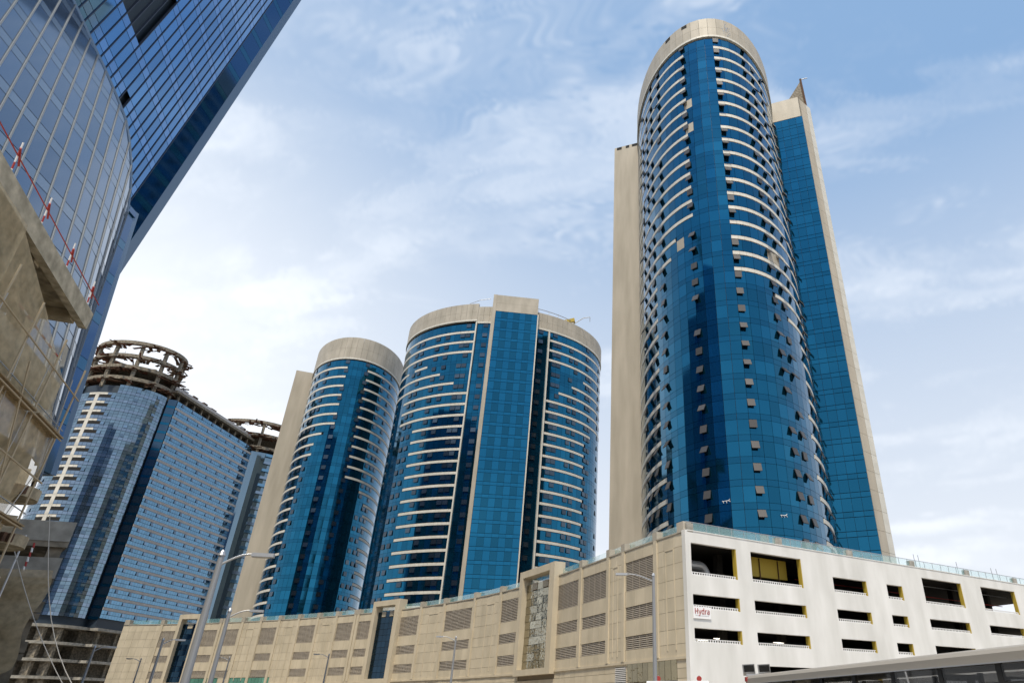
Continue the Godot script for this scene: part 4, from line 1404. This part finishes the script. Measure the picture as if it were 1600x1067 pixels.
func bus() -> void:
	# local axes: x along the bus from its back to its front, z out of the side we see
	var d := Vector3(3.07, 0, 12.97).normalized()
	var n := Vector3(-d.z, 0, d.x)
	var t := thing("bus", "parked bus with pale grey roof edge and dark side windows, at bottom right", "bus", Vector3(4.13, 0, -26.1) + Vector3(0, 0, 0))
	var L := 14.4
	var W := 2.45
	var H := 2.65
	var V := func(x: float, y: float, z: float) -> Vector3:
		return d * x + Vector3.UP * y - n * z
	var bx := func(x0, x1, y0, y1, z0, z1) -> ArrayMesh:
		return slab_mesh(V.call(x0, y0, z0), d * (x1 - x0), Vector3.UP * (y1 - y0), -n * (z1 - z0))
	part(t, "lower_body", bx.call(0.0, L, 0.35, 1.45, 0.0, W), M.bus_paint)
	part(t, "floor", bx.call(0.1, L - 0.1, 0.9, 1.0, 0.05, W - 0.05), M.rubber)
	# rounded roof
	var st := begin()
	var prof := [Vector2(0.0, H - 0.26), Vector2(0.0, H - 0.11), Vector2(0.05, H - 0.035), Vector2(0.14, H), Vector2(W * 0.5, H + 0.06), Vector2(W - 0.14, H), Vector2(W - 0.05, H - 0.035), Vector2(W, H - 0.11), Vector2(W, H - 0.26)]
	for i in prof.size() - 1:
		var a: Vector2 = prof[i]
		var b: Vector2 = prof[i + 1]
		quad(st, V.call(0, a.y, a.x), V.call(L, a.y, a.x), V.call(L, b.y, b.x), V.call(0, b.y, b.x), V.call(0, a.y + b.y, a.x + b.x) - V.call(0, H, W))
	for x in [0.0, L]:
		for i in range(1, prof.size() - 1):
			tri(st, V.call(x, prof[0].y, prof[0].x), V.call(x, prof[i].y, prof[i].x), V.call(x, prof[i + 1].y, prof[i + 1].x), d * (1.0 if x > 0 else -1.0))
	quad(st, V.call(0, H - 0.26, 0), V.call(L, H - 0.26, 0), V.call(L, H - 0.26, W), V.call(0, H - 0.26, W), Vector3.DOWN)
	part(t, "roof", done(st), M.bus_paint)
	part(t, "gutter", bx.call(0.0, L, H - 0.285, H - 0.262, -0.03, 0.05), M.metal)
	# windows and pillars on both sides and the ends
	for z in [0.02, W - 0.06]:
		for k in 8:
			var x := 0.25 + 1.76 * k
			part(t, "window", bx.call(x, x + 1.62, 1.5, H - 0.3, z, z + 0.04), M.bus_glass)
		for k in 9:
			var x := 0.11 + 1.76 * k
			part(t, "pillar", bx.call(x, x + 0.14, 1.45, H - 0.28, z - 0.01, z + 0.06), M.rubber)
		part(t, "window_rail", bx.call(0.2, L - 0.1, 2.02, 2.05, z - 0.012, z), M.rubber)
	part(t, "rear_window", bx.call(0.0, 0.05, 1.5, H - 0.3, 0.2, W - 0.2), M.bus_glass)
	part(t, "windscreen", bx.call(L - 0.05, L, 1.3, H - 0.3, 0.1, W - 0.1), M.bus_glass)
	part(t, "tail_marker", bx.call(-0.02, 0.14, H - 0.2, H - 0.06, -0.03, 0.06), M.red)
	part(t, "rain_pipe", tube_mesh([V.call(9.6, H - 0.3, -0.04), V.call(9.8, 1.4, -0.04)], 0.02, 0.02, 6), M.metal)
	for k in 7:
		var x := 0.8 + 1.76 * k
		for z in [0.35, 1.45]:
			part(t, "seat", bx.call(x, x + 0.14, 1.0, 1.95, z, z + 0.75), M.seat_blue)
	for x in [2.6, 11.6]:
		for z in [0.0, W - 0.25]:
			var wc: Vector3 = V.call(x, 0.48, z)
			part(t, "wheel", tube_mesh([wc, wc - n * 0.25], 0.48, 0.48, 18), M.rubber)

func car(called: String, label: String, category: String, at: Vector3, d: Vector3, L: float, W: float, H: float, paint: Material) -> void:
	var t := thing(called, label, category, at)
	var n := Vector3(-d.z, 0, d.x)
	# side outline, swept across the width with a narrower roof
	var prof := [Vector2(0, 0.35), Vector2(0.02, 0.95), Vector2(0.12, 1.12), Vector2(0.32, H - 0.12), Vector2(0.55, H - 0.02), Vector2(L * 0.45, H), Vector2(L - 1.75, H - 0.06), Vector2(L - 0.95, 1.15), Vector2(L - 0.1, 0.95), Vector2(L, 0.4)]
	var st := begin()
	var pts := [[], []]
	for p in prof:
		var ins: float = 0.0 if p.y < 1.2 else 0.16
		pts[0].append(d * p.x + Vector3.UP * p.y + n * (W * 0.5 - ins))
		pts[1].append(d * p.x + Vector3.UP * p.y - n * (W * 0.5 - ins))
	var mid := d * L * 0.5 + Vector3.UP * 0.8
	for i in prof.size():
		var j := (i + 1) % prof.size()
		quad(st, pts[0][i], pts[0][j], pts[1][j], pts[1][i], (pts[0][i] + pts[1][j]) * 0.5 - mid)
	for s in 2:
		for i in range(1, prof.size() - 1):
			tri(st, pts[s][0], pts[s][i], pts[s][i + 1], n if s == 0 else -n)
	part(t, "body", done(st), paint)
	part(t, "rear_window", slab_mesh(d * 0.12 + Vector3.UP * 1.2 - n * (W * 0.5 - 0.3), n * (W - 0.6), Vector3.UP * (H - 1.45) + d * 0.17, -d * 0.05), M.bus_glass)
	for s in [1, -1]:
		part(t, "side_window", slab_mesh(d * 0.6 + Vector3.UP * 1.25 + n * s * (W * 0.5 - 0.155), d * (L - 2.4), Vector3.UP * (H - 1.5), n * s * 0.03), M.bus_glass)
		part(t, "tail_light", slab_mesh(-d * 0.02 + Vector3.UP * 0.85 + n * (s * (W * 0.5 - 0.15) - 0.1), n * 0.2, Vector3.UP * 0.25, d * 0.05), M.red)
		for x in [0.85, L - 0.9]:
			var c: Vector3 = d * x + Vector3.UP * 0.34 + n * s * (W * 0.5 - 0.2)
			part(t, "wheel", tube_mesh([c, c + n * s * 0.22], 0.34, 0.34, 16), M.rubber)

func street() -> void:
	lamp(Vector3(-14.9, 0, -24.8), 6.5, Vector3(1.05, 0, -0.3), "tall grey street lamp crossing the low beige wall, thickest in view", 0.165)
	lamp(Vector3(-23.9, 0, -42.2), 6.7, Vector3(1.1, 0, -0.4), "grey street lamp right beside the thickest one, arm to the right", 0.16)
	lamp(Vector3(-40.3, 0, -62.2), 6.8, Vector3(0.8, 0, -0.6), "grey street lamp before the dark blue glazed frame at the wall's left end", 0.15)
	lamp(Vector3(-51.6, 0, -69.8), 6.8, Vector3(0.9, 0, -0.6), "grey street lamp before the open concrete floors at far left", 0.15)
	lamp(Vector3(-75.3, 0, -112.4), 8.3, Vector3(-1.4, 0, 0.2), "thin grey street lamp at the far left corner of the beige wall", 0.15)
	lamp(Vector3(-60.1, 0, -109.5), 8.3, Vector3(-1.4, 0, 0.2), "thin grey street lamp close right of the second thick lamp", 0.15)
	lamp(Vector3(-42.5, 0, -102.9), 8.3, Vector3(-1.4, 0, 0.2), "thin grey street lamp before the middle of the beige wall", 0.15)
	lamp(Vector3(-18.6, 0, -77.2), 8.3, Vector3(-1.4, 0, 0.3), "grey street lamp left of the tall glazed frame in the beige wall", 0.15)
	lamp(Vector3(1.55, 0, -43.8), 9.0, Vector3(-1.75, 0, 0.1), "grey street lamp near the car park corner, arm to the left", 0.15)
	bus()
	car("van", "white van seen from behind below the car park corner", "van", Vector3(1.25, 0, -19.0), Vector3(0.06, 0, -1).normalized(), 4.9, 1.95, 2.27, M.car_white)
	car("van", "tan van left of the white van at the bottom edge", "van", Vector3(-0.55, 0, -27.5), Vector3(0.03, 0, -1).normalized(), 4.8, 1.9, 2.42, M.car_tan)
	# floodlights behind the bus
	var t := thing("floodlight_mast", "pair of floodlights on a short mast behind the bus", "floodlight", Vector3(6.0, 0, -34.5))
	part(t, "mast", tube_mesh([Vector3.ZERO, Vector3(0, 2.95, 0)], 0.08, 0.06, 8), M.metal)
	part(t, "crossbar", slab_mesh(Vector3(-0.5, 2.95, -0.05), Vector3(1.0, 0, 0), Vector3(0, 0.1, 0), Vector3(0, 0, 0.1)), M.metal)
	for k in 2:
		var o := Vector3(-0.62 + 0.72 * k, 3.08, -0.1)
		part(t, "lamp_housing", slab_mesh(o, Vector3(0.55, 0.02, 0.15), Vector3(-0.04, 0.36, 0.1), Vector3(0.05, -0.1, -0.3)), M.metal)
		part(t, "lamp_glass", slab_mesh(o + Vector3(0.05, 0.04, 0.03), Vector3(0.45, 0.016, 0.125), Vector3(-0.032, 0.28, 0.08), Vector3(0.004, 0.0, 0.03)), M.bus_glass)
	for k in 2:
		var p: Vector3 = [Vector3(4.75, 0, -50.0), Vector3(1.98, 0, -50.0)][k]
		var s := thing("round_sign", ["small red round sign before the white end wall's left edge", "small red round sign before the ground floor glazing"][k], "sign", p, "red round signs")
		part(s, "post", tube_mesh([Vector3.ZERO, Vector3(0, 3.6, 0)], 0.04, 0.04, 8), M.metal)
		part(s, "disc", tube_mesh([Vector3(0, 3.4, 0.05), Vector3(0, 3.4, 0.09)], 0.17, 0.17, 20), M.red)

func _ready() -> void:
	rng.seed = 77
	box_unit = BoxMesh.new()
	# camera
	var cam := Camera3D.new()
	cam.name = "camera"
	cam.position = EYE
	cam.rotation = Vector3(PITCH, 0, 0)
	cam.projection = Camera3D.PROJECTION_FRUSTUM
	cam.near = 0.2
	cam.far = 6000
	cam.size = 0.2 * 1067.0 / 1028.0
	cam.frustum_offset = Vector2(0.2 * (800.0 - 983.0) / 1028.0, 0.2 * 0.5 / 1028.0)
	add_child(cam)
	cam.make_current()
	# sky, exposure, sun
	var env := Environment.new()
	env.background_mode = Environment.BG_SKY
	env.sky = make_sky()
	env.tonemap_mode = Environment.TONE_MAPPER_LINEAR
	env.tonemap_exposure = 1.45
	env.sdfgi_enabled = true
	env.ssao_enabled = true
	env.ssil_enabled = true
	var we := WorldEnvironment.new()
	we.name = "sky"
	we.environment = env
	add_child(we)
	var sun := DirectionalLight3D.new()
	sun.name = "sun"
	sun.light_energy = 1.05
	sun.light_color = Color(1.0, 0.95, 0.86)
	sun.light_angular_distance = 8.0
	sun.shadow_enabled = true
	add_child(sun)
	var sd := Vector3(-0.053, 0.899, 0.435)
	sun.look_at_from_position(sd * 50.0, Vector3.ZERO, Vector3.UP)

	make_materials()
	M.grey_band = mottled(lin(0.46, 0.44, 0.44), 0.6, 12, 0.1, 0.05)
	M.sash_blue = mat(lin(0.16, 0.24, 0.33), 0.2, 0.7)
	M.near_grey = mat(lin(0.115, 0.165, 0.24), 0.06, 0.88)
	M.near_grey_spandrel = mat(lin(0.19, 0.235, 0.29), 0.15, 0.8)
	M.mullion = mat(lin(0.20, 0.22, 0.245), 0.8, 0.0, 0.2)
	M.mullion_dark = mat(lin(0.05, 0.065, 0.10), 0.5, 0.3)
	M.curve_glass = mat(lin(0.17, 0.25, 0.32), 0.05, 0.88)
	M.sand_concrete = mottled(lin(0.56, 0.47, 0.33), 0.95, 18, 0.42, 0.16, 0.02)
	M.sand_pale = mottled(lin(0.66, 0.58, 0.44), 0.95, 19, 0.38, 0.16, 0.02)
	M.portal_glass = mat(lin(0.012, 0.035, 0.06), 0.06, 0.85)
	M.recess_glass = mat(lin(0.05, 0.095, 0.15), 0.08, 0.85)
	M.rust = mottled(lin(0.20, 0.07, 0.035), 0.9, 20, 0.5, 0.4)
	M.shade_grey = mat(lin(0.08, 0.07, 0.055), 0.95)  # shade of the open floors painted as a dark wall colour
	M.sash_dark = mat(lin(0.075, 0.10, 0.125), 0.16, 0.85)
	M.scaffold = mat(lin(0.40, 0.33, 0.23), 0.7, 0.2)
	M.plank = mottled(lin(0.42, 0.31, 0.18), 0.9, 23, 0.4, 0.5, 0.03)
	M.rope = mat(lin(0.45, 0.43, 0.4), 0.9)
	M.gold_reflection_glass = mat(lin(0.22, 0.185, 0.115), 0.05, 0.85)  # golden reflection put into the glass tint
	var wave := noise_tex(0.02, Color.BLACK, Color.WHITE, 41, 3, 512)
	wave.color_ramp = null
	wave.as_normal_map = true
	wave.bump_strength = 5.0
	M.gold_reflection_glass.normal_enabled = true
	M.gold_reflection_glass.normal_texture = wave
	M.gold_reflection_glass.normal_scale = 0.2
	M.gold_reflection_glass.uv1_triplanar = true
	M.gold_reflection_glass.uv1_world_triplanar = true
	M.gold_reflection_glass.uv1_scale = Vector3(0.12, 0.12, 0.12)
	M.mosaic_reflection_glass = M.gold_reflection_glass.duplicate()
	M.mosaic_reflection_glass.albedo_color = lin(0.34, 0.315, 0.24)  # cream of the broken reflection put into the tint
	M.mosaic_reflection_glass.normal_scale = 1.0
	M.mosaic_reflection_glass.uv1_scale = Vector3(0.16, 0.16, 0.16)
	M.green_glass = mat(lin(0.12, 0.30, 0.22), 0.15, 0.4)
	M.shade_concrete = mat(lin(0.03, 0.027, 0.022), 0.9)  # shade inside the parking decks put into the concrete colour
	M.lamp_white = mat(Color(1, 1, 1), 0.5)
	M.lamp_white.emission_enabled = true
	M.lamp_white.emission = Color(1, 0.97, 0.9)
	M.lamp_white.emission_energy_multiplier = 1.2
	M.sign_white = mat(lin(0.82, 0.82, 0.84), 0.4)
	M.pole = mat(lin(0.27, 0.28, 0.30), 0.5, 0.3)
	M.bus_paint = mat(lin(0.31, 0.285, 0.25), 0.4)
	M.bus_glass = mat(Color(0.03, 0.035, 0.035, 0.5), 0.03, 0.0, 0.3)
	M.bus_glass.transparency = BaseMaterial3D.TRANSPARENCY_ALPHA
	M.seat_blue = mat(lin(0.08, 0.12, 0.14), 0.9)
	M.car_white = mat(lin(0.75, 0.75, 0.75), 0.25)
	M.car_tan = mat(lin(0.55, 0.40, 0.22), 0.3)

	# ground, road, pavement
	var g := BoxMesh.new()
	g.size = Vector3(5000, 0.2, 5000)
	structure("ground", g, mottled(lin(0.42, 0.37, 0.30), 0.95, 13, 0.3, 0.05), Transform3D(Basis(), Vector3(0, -0.1, 0)))
	var rd := BoxMesh.new()
	rd.size = Vector3(320, 0.02, 16)
	structure("road", rd, mottled(lin(0.06, 0.06, 0.062), 0.9, 14, 0.3, 0.2), Transform3D(Basis(Vector3.UP, -0.62), Vector3(-34, 0.006, -52)))
	var pv := BoxMesh.new()
	pv.size = Vector3(320, 0.14, 5)
	structure("pavement", pv, mottled(lin(0.36, 0.33, 0.29), 0.9, 15, 0.2, 0.3), Transform3D(Basis(Vector3.UP, -0.62), Vector3(-40.2, 0.07, -60.6)))

	car_park()
	tower_tall()
	tower_middle()
	tower_left()
	tower_unfinished()
	tower_leaning()
	raw_building()
	street()
